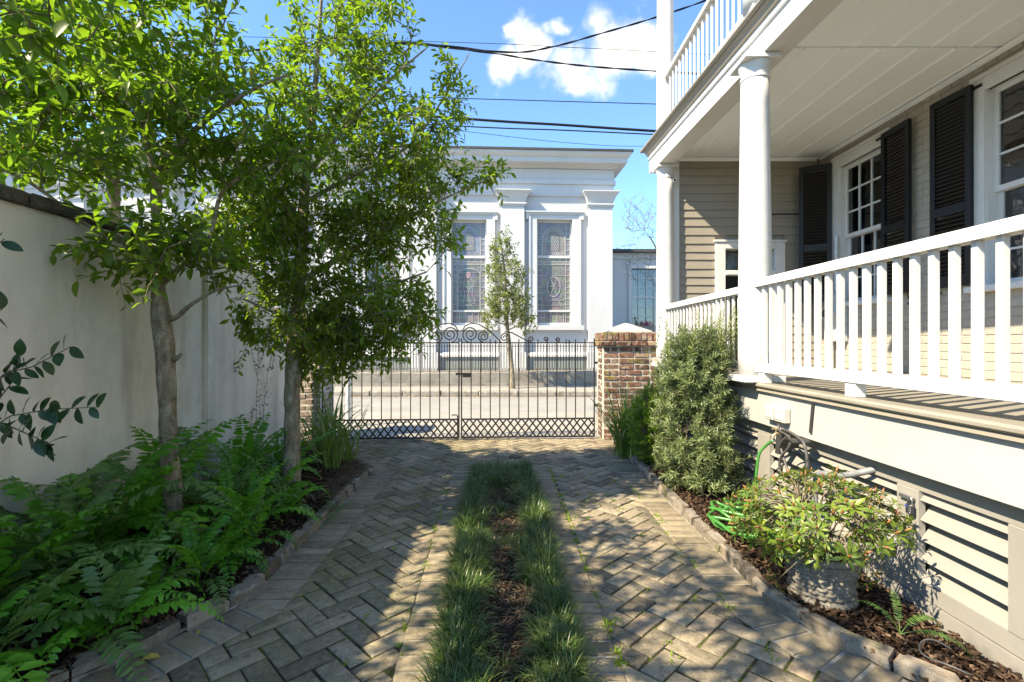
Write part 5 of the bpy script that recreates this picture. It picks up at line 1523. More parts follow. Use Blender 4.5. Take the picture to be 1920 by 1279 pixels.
# street tree in front of the church
sY = 12.65
trs = [(P(961, 732, sY), .075), *pl([(959, 690), (955, 650), (951, 610), (949, 560), (945, 500), (938, 450), (934, 430)], sY, [.066, .058, .05, .04, .028, .014, .006])]
build_tree('street_tree', 'slender young street tree with sparse pale green leaves in front of the church', 'tree', trs,
    [pl([(951, 620), (975, 608), (1000, 590)], sY, [.018, .012, .006]), pl([(951, 610), (925, 600), (905, 580)], sY, [.018, .012, .006])],
    [(955, 575, sY, .58, .55, .48, 75), (948, 520, sY, .52, .5, .5, 60), (940, 465, sY, .22, .22, .42, 22), (985, 605, sY, .22, .3, .22, 12), (922, 600, sY, .25, .3, .22, 12)],
    .10, 13, M['leaf_street'], None, 1.7, 0, .1, .24, .40, seed=21, r0=.003, dens=1.7)
# bare winter tree beyond the annex
bY = 24.0
trb = [(Vector((7.8, bY, .3)), .22), (Vector((7.9, bY, 2.5)), .2), (Vector((7.8, bY, 4.5)), .15), (Vector((7.7, bY, 6.0)), .10)]
build_tree('bare_tree', 'leafless grey tree with fine twigs above the annex roof', 'tree', trb,
    [[(Vector((7.8, bY, 3.8)), .1), (Vector((7.2, bY - .5, 5.2)), .06), (Vector((6.5, bY - .8, 6.3)), .03)], [(Vector((7.8, bY, 4.5)), .1), (Vector((8.3, bY, 6.2)), .06), (Vector((8.8, bY, 7.5)), .03)]],
    [(1205, 420, bY, 1.1, 1.5, .9, 120), (1190, 400, bY, .9, 1.0, 1.0, 60), (1175, 470, bY, .7, .8, .4, 30), (1290, 380, bY, 1.6, 1.5, 1.5, 60)],
    .1, 3, M['leaf_street'], None, 3.5, 0, .1, .5, .4, leafless=True, r0=.006, seed=31)
trc = [(Vector((6.15, 18.2, .4)), .06), (Vector((6.1, 18.2, 1.8)), .05), (Vector((6.0, 18.2, 2.6)), .035)]
build_tree('bare_shrub', 'bare pale-twigged shrub in front of the annex window', 'shrub', trc,
    [[(Vector((6.1, 18.2, 1.9)), .03), (Vector((5.6, 18.1, 2.9)), .02), (Vector((5.1, 18, 3.6)), .01)]],
    [(1200, 505, 18.2, .75, .6, .75, 60), (1222, 470, 18.2, .6, .5, .4, 30), (1175, 490, 18.2, .4, .4, .4, 14)], .1, 3, M['leaf_street'], None, 1.6, 0, .1, .4, .4, leafless=True, r0=.0035, seed=33)

rng = np.random.default_rng(77)
# ------------------------------------------------------------------ camellia twigs at the left edge
cam_b = thing('camellia_shrub', 'dark glossy camellia twigs reaching in at the left edge before the wall', 'shrub', (-2.42, 1.75, .02))
cb = cam_b.location.copy()
m = MB(); m.tube([(0, 0, 0), (.02, .02, .5), (.0, .05, 1.0), (-.03, .06, 1.45)], [.02, .016, .012, .006], 8); part('stem', m, M['twig'], cam_b, True)
lm = MB().add(*leaf_hi(.54, .04, .12, .46)).mesh('leaf', True); lm.materials.append(M['leaf_cam'])
for pts, Y, nl in (([(-60, 760), (10, 700), (60, 688), (133, 650)], 2.05, 15), ([(-60, 830), (20, 780), (90, 768), (187, 763)], 2.05, 20), ([(-50, 790), (20, 800), (70, 822), (98, 838)], 1.95, 16), ([(-60, 850), (-10, 760), (20, 720), (40, 665)], 2.1, 14), ([(-80, 520), (-20, 470), (8, 448)], 1.95, 5), ([(-70, 640), (-30, 600), (4, 580)], 2.0, 4)):
    wp = [P(x, y, Y) - cb for x, y in pts]; n0 = [Vector((0.0, .05, min(1.2, max(.3, wp[0].z - .2))))] + wp
    m = MB(); m.tube(n0, [.006] + [.0035 - .0022 * i / len(wp) for i in range(len(wp))], 6); part('twig', m, M['twig'], cam_b, True)
    for q in range(nl):
        u = (.25 + .75 * (q + rnd.random()) / nl) * (len(wp) - 1); a = min(int(u), len(wp) - 2); f = u - a
        p = wp[a].lerp(wp[a + 1], f); tdir = (wp[a + 1] - wp[a]).normalized()
        sd = (1 if q % 2 else -1); dd = np.array(tdir) * .5 + np.array([0, rnd.uniform(-.5, .2), sd * .75]) + rng.normal(size=3) * .2
        dd = norm(dd); nn = norm(np.array([-.2, -.7, .7]) + rng.normal(size=3) * .35)
        x = norm(np.cross(dd, nn)); z = np.cross(x, dd); s_ = rnd.uniform(.060, .084)
        mt = Matrix([[x[i] * s_, dd[i] * s_, z[i] * s_, p[i]] for i in range(3)] + [[0, 0, 0, 1]]); link('leaf', lm, None, cam_b, mtx=mt)

# ------------------------------------------------------------------ holly ferns
def frond_mesh(L, np_, plen, pw, mat, seed, arch=1.0):
    g = np.random.default_rng(seed); rach = []; p = np.array([0., 0., 0.]); pitch = R(72); side = 0.0
    n = 26
    for i in range(n + 1):
        rach.append(p.copy()); t = i / n
        pitch = R(74) - arch * R(112) * t ** 1.25
        p = p + np.array([side * .0, math.cos(pitch), math.sin(pitch)]) * L / n
    rach = np.array(rach); V = []; F = []
    m = MB(); m.tube([Vector(q) for q in rach[::2]], [.0032 * (1 - .75 * i / 13) for i in range(14)], 5, caps=False)
    tpl = leaf_tpl(pw, .07, .22, .30); pos = []; D = []; N = []; S = []
    for k in range(np_):
        t = .20 + .79 * (k + .5) / np_; u = t * n; a = min(int(u), n - 1); q = rach[a] + (rach[a + 1] - rach[a]) * (u - a); tg = norm(rach[a + 1] - rach[a]); up = np.cross(np.array([1., 0, 0]), tg)
        sz = plen * (math.sin(math.pi * min(1, (t - .10) / .95) ** .75) * .85 + .22) * g.uniform(.85, 1.12)
        if k == np_ - 1: sz *= 1.0
        for sd in (-1, 1):
            pos.append(q + tg * g.uniform(-.005, .005)); D.append(norm(np.array([sd * 1.0, 0, 0]) + tg * g.uniform(.25, .6) + up * g.uniform(-.30, .12))); N.append(norm(up + np.array([sd * .22, 0, 0]) + g.normal(size=3) * .22)); S.append(sz)
    pos.append(rach[-1]); D.append(norm(rach[-1] - rach[-2])); N.append(np.array([0, .5, 1.])); S.append(plen * .6)
    LV = leaf_verts(tpl, np.array(pos), np.array(D), np.array(N), np.array(S))
    for q in LV: m.add([Vector(v) for v in q], LEAF_F)
    me = m.mesh('frond', True); me.materials.append(mat); return me
FR = [frond_mesh(L, n, pl_, .50, M['leaf_fern'], 100 + i, a) for i, (L, n, pl_, a) in enumerate([(.66, 16, .080, 1.2), (.72, 17, .084, 1.35), (.70, 16, .080, .72), (.78, 17, .084, .60)])]
FD = [frond_mesh(L, n, pl_, .38, M['leaf_fern_dull'], 200 + i, a) for i, (L, n, pl_, a) in enumerate([(.68, 16, .09, 1.25), (.62, 15, .085, 1.45), (.76, 16, .092, .7)])]
FDEAD = frond_mesh(.55, 15, .06, .26, M['dead_leaf'], 250, 1.6)
FERN_SPOTS = [(-2.25, 2.05, 1.0, 'beside the camera end of the bed, partly cut by the left edge'), (-1.90, 1.72, .95, 'in the very front corner of the bed by the kerb'), (-2.28, 2.62, 1.1, 'left of the near trunk'), (-1.72, 2.32, .62, 'arching over the kerb corner'),
              (-2.38, 2.75, 1.05, 'against the wall left of the near trunk'), (-1.93, 2.70, .50, 'low, in front of the near trunk'), (-1.62, 2.75, .62, 'spilling toward the kerb before the near trunk'), (-2.42, 3.35, 1.0, 'behind the near trunk by the wall'),
              (-1.95, 3.35, .95, 'just right of the near trunk'), (-1.70, 3.15, .85, 'between the near trunk and the kerb'), (-2.15, 3.75, 1.1, 'tallest, between the two trunks at the wall'), (-1.80, 3.70, .85, 'at the left foot of the second trunk'),
              (-1.62, 3.55, .62, 'low, at the kerb before the second trunk'), (-2.35, 4.25, 1.0, 'by the wall behind the second trunk'), (-2.0, 4.30, .9, 'behind the second trunk'), (-2.45, 1.55, 1.0, 'at the wall, darkest in the bottom left corner'), (-2.15, 1.45, .9, 'at the bottom left edge of the picture'), (-1.66, 2.02, .8, 'overhanging the front kerb beside the corner'), (-2.2, 2.30, 1.0, 'tall, midway between the near trunk and the left edge'), (-1.60, 2.52, .7, 'low, hanging over the kerb just past its corner'), (-2.42, 2.35, 1.15, 'tall, pressed against the wall at the left'), (-1.58, 3.0, .65, 'low, at the kerb right of the near trunk'), (-2.3, 3.0, 1.1, 'directly behind the near trunk')]
for i, (x, y, s_, w_) in enumerate(FERN_SPOTS):
    t = thing('holly_fern', 'holly fern ' + w_, 'fern', (x, y, .03), 'holly ferns in the left bed')
    n = rnd.randint(10, 13); a0 = rnd.uniform(0, 6.28)
    for k in range(n):
        dull = rnd.random() < .34; dead = rnd.random() < .035
        upright = k < 5; me = (FD[2] if dull else rnd.choice(FR[2:])) if upright else rnd.choice(FD[:2] if dull else FR[:2])
        if dead and not upright: me = FDEAD
        o = link('frond', me, None, t); a = a0 + k * 2.399 + rnd.uniform(-.2, .2)
        o.location = (rnd.uniform(-.04, .04), rnd.uniform(-.04, .04), 0)
        lean = rnd.uniform(-.38, .10) if not upright else rnd.uniform(-.10, .30)
        o.rotation_euler = (lean, rnd.uniform(-.15, .15), a); sc_ = s_ * rnd.uniform(.72, 1.1) * (1.12 if x < -2.1 else .95); o.scale = (sc_, sc_, sc_)
# slim sword fern on the right
SW = [frond_mesh(.42, 24, .036, .30, M['leaf_fern_dull'], 300 + i, a) for i, a in enumerate((.8, 1.05))]
t = thing('sword_fern', 'small light green sword fern in the mulch beside the basket planter', 'fern', G(1688, 1190, .03))
for a, l_, s_ in ((-.5, -.15, .62), (-1.3, -.5, .7), (.6, -.1, .55), (-2.0, -.7, .75)):
    o = link('frond', rnd.choice(SW), None, t); o.rotation_euler = (l_, 0, a); o.scale = (s_,) * 3
for i, (px, py, w_) in enumerate([(640, 985, 'at the foot of the left kerb'), (662, 960, 'nearer the gate, along the left kerb')]):
    t = thing('sword_fern', 'tiny sword fern ' + w_, 'fern', G(px - 30, py, .03))
    for k in range(5):
        o = link('frond', rnd.choice(SW), None, t); o.rotation_euler = (rnd.uniform(-.6, 0), 0, k * 1.3 + i); o.scale = (rnd.uniform(.4, .6),) * 3

# ------------------------------------------------------------------ strap-leaved clumps at the gate
def blade_mesh(L, w, bend, mat, seed, twist=.3):
    n = 9; V = []; F = []; p = np.array([0., 0, 0]); pitch0 = R(86)
    for i in range(n + 1):
        t = i / n; pitch = pitch0 - bend * t ** 1.7; ww = w * (1 - t ** 2.5) * (.7 + .3 * min(1, t * 4)) + .0006
        a = twist * t; V += [(p[0] - ww / 2 * math.cos(a), p[1] - ww / 2 * math.sin(a), p[2]), (p[0], p[1], p[2] - ww * .18), (p[0] + ww / 2 * math.cos(a), p[1] + ww / 2 * math.sin(a), p[2])]
        p = p + np.array([0, math.cos(pitch), math.sin(pitch)]) * L / n
    for i in range(n):
        for k in range(2): F.append((i * 3 + k, i * 3 + k + 1, i * 3 + 4 + k, i * 3 + 3 + k))
    me = MB().add(V, F).mesh('strap_leaf', True); me.materials.append(mat); return me
BLD = [blade_mesh(1.0, w, b, M['blade_iris'], i, tw) for i, (w, b, tw) in enumerate([(.030, .7, .3), (.026, 1.2, -.4), (.034, 1.9, .2), (.024, .4, -.2), (.030, 2.5, .5)])]
def clump(label, centers, n, Lr, w):
    c0 = centers[0]; t = thing('strap_leaf_clump', label, 'plant', (c0[0], c0[1], .02), 'strap-leaved clumps by the gate')
    for k in range(n):
        c = rnd.choice(centers); o = link('strap_leaf', rnd.choice(BLD), None, t)
        o.location = (c[0] - c0[0] + rnd.gauss(0, .05), c[1] - c0[1] + rnd.gauss(0, .05), 0); L = rnd.uniform(*Lr)
        o.rotation_euler = (-abs(rnd.gauss(0, .28)), 0, rnd.uniform(0, 6.28)); o.scale = (L * w, L, L)
clump('large clump of arching strap leaves left of the gate behind the second trunk', [(-1.93, 5.15), (-1.80, 4.85), (-2.1, 5.4), (-1.72, 5.1)], 110, (.55, .98), 1.0)
clump('narrow clump of strap leaves at the foot of the red brick pillar', [(1.24, 5.50), (1.33, 5.42), (1.30, 5.7), (1.4, 5.6)], 150, (.5, .92), 1.0)

# ------------------------------------------------------------------ shrubs on the right
def shrub_cloud(name, label, base, blobs, leaf, n, mat, tpl, shoots=0, shoot_mat=None, stems=9, nl=30, seed=1, cat='shrub', spread=.5, single_len=.12):
    """shoots spread through the volume, each a stalk ringed with leaves"""
    g = np.random.default_rng(seed); t = thing(name, label, cat, base); b = np.array(base)
    pos = []; D = []; N = []; S = []; m = MB(); tp = []
    for (cx, cy, cz, rx, ry, rz, k) in blobs:
        d = norm(g.normal(size=(k, 3))); rr = g.uniform(.30, 1.0, size=(k, 1)) ** .45; q = np.array([cx, cy, cz]) + d * rr * np.array([rx, ry, rz])
        for a, dd in zip(q, d): tp.append((a, norm(dd * np.array([1 / rx, 1 / ry, 1 / rz]) * min(rx, ry, rz) + np.array([0, 0, .55]) + g.normal(size=3) * .35)))
    for i, (a, dd) in enumerate(tp):
        if a[2] < .03: continue
        L = single_len * g.uniform(.7, 1.3); st = a - dd * L * .6; en = a + dd * L * .5
        m.tube([Vector(st - b - dd * .06), Vector(a - b), Vector(en - b)], [.0022, .0016, .0008], 4, caps=False)
        kk = int(nl * g.uniform(.7, 1.3)); ph = g.uniform(0, 6.28); e1 = norm(np.cross(dd, [.2, .3, 1.])); e2 = np.cross(dd, e1)
        for j in range(kk):
            u = (j + .5) / kk; ph += 2.4; pr = e1 * math.cos(ph) + e2 * math.sin(ph)
            pos.append(st + (en - st) * u); D.append(norm(pr * spread * 1.5 + dd * (.35 + .6 * u) + g.normal(size=3) * .12)); N.append(norm(dd + g.normal(size=3) * .35)); S.append(leaf * g.uniform(.7, 1.15) * (1 - .35 * u ** 3))
    for k in range(stems):
        a, dd = tp[g.integers(len(tp))]; s0 = b + np.array([g.normal() * .05, g.normal() * .05, 0]); md = (s0 + a) / 2 + np.array([(s0[0] - a[0]) * .25, (s0[1] - a[1]) * .25, .05])
        m.tube([Vector(s0 - b), Vector(md - b), Vector(a - b)], [.009, .007, .003], 6, caps=False)
    o = link('branches', m.mesh('branches', True), M['twig'], t)
    V = leaf_verts(tpl, np.array(pos), np.array(D), np.array(N), np.array(S)).reshape(-1, 3) - b
    o = link('foliage', arrays_mesh('foliage', V, LEAF_F, len(pos), 8), mat, t); o['kind'] = 'stuff'
    return t
PC = (1.62, 4.33)
shrub_cloud('podocarpus_shrub', 'tall grey green podocarpus bush with upright shoots in front of the near column', (*PC, .02),
    [(*PC, .55, .33, .42, .50, 420), (PC[0], PC[1], 1.0, .31, .36, .34, 300), (PC[0] + .02, PC[1] - .02, 1.25, .26, .30, .18, 90), (PC[0] - .02, PC[1] - .1, .25, .34, .40, .22, 130)],
    .058, 0, M['leaf_podo'], leaf_tpl(.19, .03, .10, .45), nl=36, seed=41, stems=14, spread=.62, single_len=.15)
g2 = np.random.default_rng(5)
tips = []
for k in range(17):
    px = g2.uniform(1240, 1405); py = g2.uniform(590, 640); tips.append((px, py))
tips += [(1375, 585), (1378, 592), (1368, 600), (1383, 610), (1345, 612), (1240, 600)]
t = bpy.data.objects['podocarpus_shrub']; tb = np.array(t.location)
pos = []; D = []; N = []; S = []; m = MB()
for px, py in tips:
    e = np.array(P(px, py - 8, 4.2 + g2.uniform(-.15, .12))); s0 = e - np.array([g2.normal() * .04, g2.normal() * .04, .30])
    m.tube([Vector(s0 - tb), Vector(e - tb)], [.003, .0012], 5)
    for j in range(46):
        u = (j + .5) / 46; ph = j * 2.4; pr = np.array([math.cos(ph), math.sin(ph), 0]); pos.append(s0 + (e - s0) * u); D.append(norm(pr + np.array([0, 0, .45 + .8 * u]))); N.append(norm(np.array([0, 0, 1.]) + g2.normal(size=3) * .2)); S.append(.060 * (1 - .45 * u ** 2) * g2.uniform(.8, 1.1))
link('leaders', m.mesh('leaders', True), M['twig'], t)
o = link('shoots', arrays_mesh('shoots', leaf_verts(leaf_tpl(.17, .03, .08, .45), np.array(pos), np.array(D), np.array(N), np.array(S)).reshape(-1, 3) - tb, LEAF_F, len(pos), 8), M['leaf_podo_tip'], t); o['kind'] = 'stuff'
shrub_cloud('boxwood_shrub', 'rounded bright green boxwood between the strap leaves and the podocarpus', (1.46, 5.10, .02),
    [(1.46, 5.10, .44, .25, .32, .43, 700)], .027, 0, M['leaf_box'], leaf_tpl(.55, .05, .08), nl=22, seed=43, stems=8, spread=.7, single_len=.08)

# ------------------------------------------------------------------ planter with azalea
PX, PY = 1.555, 2.47
pot = thing('basket_planter', 'round cast stone planter with basket-weave relief standing in the mulch', 'planter', (PX, PY, .012))
NS, NR = 24, 8
H, r0_, r1_ = .245, .128, .156
m = MB(); prof = []
ringn = NS * 8
V = []; F = []
rows = 56
for j in range(rows + 1):
    z = .045 + (H - .075) * j / rows; rb_ = r0_ + (r1_ - r0_) * (z / H) ** .8
    for k in range(ringn):
        th = 2 * math.pi * k / ringn
        row = int((z - .045) / ((H - .075) / NR)); fz = ((z - .045) / ((H - .075) / NR)) % 1
        wv = math.cos(th * NS / 2 + math.pi * row)
        bulge = math.sin(math.pi * fz) ** .6 * max(0, wv + .15) ** .55 * .0145 + (.0065 if abs(((th * NS / 2 / math.pi + row) % 2) - 1) < .16 else 0)
        rr = rb_ + bulge - (.004 if fz < .06 else 0); V.append((rr * math.cos(th), rr * math.sin(th), z))
for j in range(rows):
    for k in range(ringn): F.append((j * ringn + k, j * ringn + (k + 1) % ringn, (j + 1) * ringn + (k + 1) % ringn, (j + 1) * ringn + k))
m.add(V, F); part('woven_body', m, M['basket'], pot, True)
def rope(z, r, th_, n, nm):
    m = MB(); pts = []; V = []; F = []; seg = 180; cs = 10
    for i in range(seg):
        a = 2 * math.pi * i / seg
        for k in range(cs):
            b = 2 * math.pi * k / cs; q = th_ * (1 + .22 * math.cos(2 * b + n * a)); V.append(((r + q * math.cos(b)) * math.cos(a), (r + q * math.cos(b)) * math.sin(a), z + q * math.sin(b)))
    for i in range(seg):
        for k in range(cs): F.append((i * cs + k, ((i + 1) % seg) * cs + k, ((i + 1) % seg) * cs + (k + 1) % cs, i * cs + (k + 1) % cs))
    m.add(V, F); part(nm, m, M['basket'], pot, True)
rope(.024, r0_ + .006, .020, 34, 'base_rope'); rope(H - .012, r1_ + .004, .016, 40, 'rim_rope')
m = MB(); m.lathe([(.001, H - .045), (r1_ - .01, H - .045), (r1_ - .006, H - .02)], n=40, cap=False); part('potting_soil', m, M['soil'], pot)
az = thing('azalea_plant', 'leggy azalea with whorls of yellow green leaves and orange buds growing in the planter', 'plant', (PX, PY, .012 + H - .045))
ab = np.array(az.location); g3 = np.random.default_rng(9)
def rosette(n, L, seed, bud):
    g = np.random.default_rng(seed); pos = []; D = []; N = []; S = []
    for k in range(n):
        ph = k * 2.4; el = g.uniform(.0, .75) - (.15 if k > n * .6 else 0); d = np.array([math.cos(ph), math.sin(ph), el]); pos.append(norm(d) * .004 + np.array([0, 0, -.01 * (k / n)])); D.append(norm(d)); N.append(norm(np.array([-.3 * math.cos(ph), -.3 * math.sin(ph), 1.])) ); S.append(L * g.uniform(.7, 1.15))
    m = MB()
    for q in leaf_verts(leaf_tpl(.31, .05, .18, .55), np.array(pos), np.array(D), np.array(N), np.array(S)): m.add([Vector(v) for v in q], LEAF_F)
    if bud:
        m.cur = 1; m.lathe([(.002, 0), (.0055, .010), (.0045, .022), (.0008, .034)], n=7)
    me = m.mesh('leaf_whorl', True); me.materials.append(M['leaf_rhodo']); me.materials.append(M['bud']); return me
RO = [rosette(n, L, 50 + i, b) for i, (n, L, b) in enumerate([(9, .052, True), (8, .058, True), (10, .048, False), (7, .06, True)])]
tips = []
for k in range(200):
    while True:
        d = norm(g3.normal(size=3)); 
        if d[2] > -.75: break
    r_ = g3.uniform(.45, 1) ** .5; tips.append(np.array([PX - .02, PY + .03, .40]) + d * r_ * np.array([.41, .37, .235]))
tips += [np.array(P(x, y, Y)) for x, y, Y in ((1568, 885, 2.75), (1590, 915, 2.8), (1700, 980, 2.45), (1690, 985, 2.5), (1385, 935, 2.75), (1420, 930, 2.7), (1455, 1090, 2.3), (1625, 1095, 2.3), (1640, 1075, 2.4), (1400, 915, 2.9))]
m = MB(); hubs = []
for k in range(13):
    a = k * 2.4; e = np.array([PX + .17 * math.cos(a) * g3.uniform(.4, 1.2), PY + .17 * math.sin(a) * g3.uniform(.4, 1.2), .40 + g3.uniform(-.06, .10)]); s0 = ab + np.array([.05 * math.cos(a), .05 * math.sin(a), -.01])
    m.tube([Vector(s0 - ab), Vector((s0 + e) / 2 - ab + np.array([0, 0, .03])), Vector(e - ab)], [.007, .005, .0038], 6); hubs.append(e)
hubs = np.array(hubs)
for tp in tips:
    h = hubs[np.argmin(np.linalg.norm(hubs - tp, axis=1))]; md = (h + tp) / 2 + g3.normal(size=3) * .015 + np.array([0, 0, .015]); m.tube([Vector(h - ab), Vector(md - ab), Vector(tp - ab)], [.0032, .0024, .0016], 5)
    o = link('leaf_whorl', RO[g3.integers(4)], None, az); d = Vector(norm(tp - h + np.array([0, 0, .12]))); o.location = Vector(tp - ab); o.rotation_mode = 'QUATERNION'; o.rotation_quaternion = d.to_track_quat('Z', 'Y') @ Quaternion((0, 0, 1), g3.uniform(0, 6.28)); s_ = g3.uniform(.75, 1.15); o.scale = (s_,) * 3
link('stems', m.mesh('stems', True), M['twig'], az)

# ------------------------------------------------------------------ mondo grass on the median
def grass(name, label, tuft_fn, ntuft, per, Lr, mat, seed):
    g = np.random.default_rng(seed); roots = []
    for k in range(ntuft): roots.append(tuft_fn(g))
    roots = np.array(roots); k = len(roots); n = k * per
    rt = np.repeat(roots, per, axis=0); az_ = g.uniform(0, 2 * math.pi, n); r_ = np.abs(g.normal(0, .022, n))
    base = rt[:, :3].copy(); base[:, 0] += r_ * np.cos(az_); base[:, 1] += r_ * np.sin(az_)
    L = g.uniform(*Lr, n) * rt[:, 3]; az2 = az_ + g.normal(0, .5, n); bend = g.uniform(.9, 2.8, n); p0 = R(88) - np.abs(g.normal(0, .35, n)); w = g.uniform(.0042, .0072, n)
    ns = 5; pts = []; p = base; d2 = np.stack([np.cos(az2), np.sin(az2)], 1)
    for i in range(ns + 1):
        t = i / ns; pts.append(p.copy()); pit = p0 - bend * t ** 1.4; p = p + np.concatenate([d2 * np.cos(pit)[:, None], np.sin(pit)[:, None]], 1) * (L / ns)[:, None]
        p[:, 2] = np.maximum(p[:, 2], .008)
    sd = np.stack([-d2[:, 1], d2[:, 0], np.zeros(n)], 1); V = np.zeros((n, 2 * ns + 1, 3))
    for i in range(ns): ww = (w * (1 - (i / ns) ** 2.2) / 2)[:, None]; V[:, 2 * i] = pts[i] - sd * ww; V[:, 2 * i + 1] = pts[i] + sd * ww
    V[:, 2 * ns] = pts[ns]
    F = [(2 * i, 2 * i + 1, 2 * i + 3, 2 * i + 2) for i in range(ns - 1)] + [(2 * ns - 2, 2 * ns - 1, 2 * ns)]
    o = link(name, arrays_mesh(name, V.reshape(-1, 3), F, n, 2 * ns + 1), mat); return tag(o, label, 'grass', kind='stuff')
def med(g):
    y = 1.15 + (MED_END - .02 - 1.15) * g.random() ** 1.0
    a, b = mL(y) + .205, mR(y) - .205
    if y > 4.25: x = g.uniform(a, b)
    else:
        wd = .135 + .04 * math.sin(y * 5) + .02 * math.sin(y * 13); x = a + abs(g.normal(0, .5)) % 1 * wd if g.random() < .5 else b - abs(g.normal(0, .5)) % 1 * wd
    return (x, y, .012, 1.0 if y < 4.3 else 1.05)
grass('mondo_grass', 'dark green mondo grass edging the soil strip in the middle of the drive', med, 800, 40, (.06, .19), M['blade'], 61)
def midt(g): y = g.uniform(1.3, 4.2); return ((mL(y) + mR(y)) / 2 + g.normal(0, .05), y, .02, .55)
grass('mondo_sprouts', 'sparse small mondo grass sprouts in the bare middle of the median', midt, 16, 20, (.10, .2), M['blade'], 62)
# weeds in the joints
def weedspot(g):
    if g.random() < .5: y = g.uniform(1.9, 5); return (mR(y) + g.normal(0, .004), y, .0, 1)
    y = g.uniform(1.9, 5); x = g.choice([mL(y), 1.06, mL(y) - g.uniform(.05, .5), mR(y) + g.uniform(.05, .6)]); return (x + g.normal(0, .01), y, .0, 1)
grass('joint_weeds', 'tiny bright weeds sprouting from the joints of the brick drive', weedspot, 170, 7, (.008, .026), M['leaf_box'], 63)

# bark mulch, straw, fallen leaves
BOX_F = [(0, 3, 2, 1), (4, 5, 6, 7), (0, 1, 5, 4), (1, 2, 6, 5), (2, 3, 7, 6), (3, 0, 4, 7)]
def litter(name, label, cat, n, fn, lr, wr, hr, mat, seed, tilt=.35):
    g = np.random.default_rng(seed); P_ = np.array([fn(g) for _ in range(n)]); az_ = g.uniform(0, 6.28, n)
    d = np.stack([np.cos(az_), np.sin(az_), g.normal(0, tilt, n)], 1); d = norm(d); nn = norm(np.array([0, 0, 1.]) + g.normal(size=(n, 3)) * tilt); x = norm(np.cross(d, nn)); z = np.cross(x, d)
    l, w, h = g.uniform(*lr, n), g.uniform(*wr, n), g.uniform(*hr, n); V = np.zeros((n, 8, 3))
    for i, (a, b, c) in enumerate([(-1, -1, -1), (1, -1, -1), (1, 1, -1), (-1, 1, -1), (-1, -1, 1), (1, -1, 1), (1, 1, 1), (-1, 1, 1)]):
        tp = .55 if b > 0 else 1.0
        V[:, i] = P_ + x * (a * w * tp / 2)[:, None] + d * (b * l / 2)[:, None] + z * (c * h / 2)[:, None]
    return tag(link(name, arrays_mesh(name, V.reshape(-1, 3), BOX_F, n, 8, False), mat), label, cat, kind='stuff')
def rb_pt(g): y = 1.2 + 4.6 * g.random() ** 1.7; e = min(right_edge(y) + .01, 1.90); return (lambda x: (x, y, bz(x) + .018 + g.uniform(0, .015)))(g.uniform(e, 2.0))
def lb_pt(g): y = 1.2 + 4.4 * g.random(); e = max(min(left_edge(y), -1.37) - .01, -2.3); return (g.uniform(max(WX(y), -2.5), e), y, .05 + g.uniform(0, .015))
def md_pt(g): y = g.uniform(1.2, 4.6); c = (mL(y) + mR(y)) / 2; return (c + g.uniform(-.17, .17), y, .028 + g.uniform(0, .012))
litter('bark_mulch', 'dark brown bark mulch covering the right bed under the planter', 'mulch', 6500, rb_pt, (.012, .045), (.006, .018), (.002, .006), M['chip'], 71)
litter('bark_mulch', 'shaded brown mulch under the ferns in the left bed', 'mulch', 5200, lb_pt, (.012, .045), (.006, .018), (.002, .006), M['chip'], 72)
litter('dry_thatch', 'pale dry thatch and bark on the bare soil of the median', 'mulch', 6500, md_pt, (.01, .035), (.0015, .005), (.001, .002), M['straw'], 73)
def st_pt(g): y = g.uniform(3.9, 5.3); return (left_edge(y) - abs(g.normal(0, .12)), y, .05 + g.uniform(0, .02))
litter('pine_straw', 'reddish pine straw along the far end of the left bed', 'mulch', 1600, st_pt, (.06, .16), (.001, .002), (.001, .002), M['straw'], 74, .18)
def kb_pt(g): return (g.uniform(-4, 4), 11.93 - abs(g.normal(0, .03)), -.02)
litter('gutter_leaves', 'dry brown leaves lying along the far kerb', 'leaves', 900, kb_pt, (.02, .05), (.01, .03), (.001, .003), M['dead_leaf'], 75)

lf = MB().add([Vector(v) for v in leaf_tpl(.5, .12, .1)], LEAF_F).mesh('fallen_leaf', True); lf.materials.append(M['yellow_leaf'])
fl = [(268, 1237, .075, 'yellow fallen leaf lying on the border bricks at bottom left'), (182, 803, 0, '')]
o = tag(link('fallen_leaf', lf, None, None, G(262, 1238, .012)), 'yellow fallen leaf lying on the border bricks at bottom left', 'leaf'); o.scale = (.075,) * 3; o.rotation_euler = (.1, .1, -1.3)
o = tag(link('fallen_leaf', lf.copy(), None, None, G(372, 1190, .012)), 'small tan fallen leaf at the corner of the left kerb', 'leaf'); o.scale = (.035,) * 3; o.rotation_euler = (.1, -.1, .6)
dl = lf.copy(); dl.materials.clear(); dl.materials.append(M['dead_leaf'])
o = tag(link('fallen_leaf', dl, None, None, G(1065, 1262, .09)), 'curled brown leaf caught in the mondo grass at the bottom', 'leaf'); o.scale = (.05,) * 3; o.rotation_euler = (.5, .4, 2.0)
o = tag(link('fallen_leaf', dl, None, None, G(357, 1000, .2)), 'brown dead leaf hanging by the near trunk among the ferns', 'leaf'); o.scale = (.09,) * 3; o.rotation_euler = (-.4, .3, -1.0)

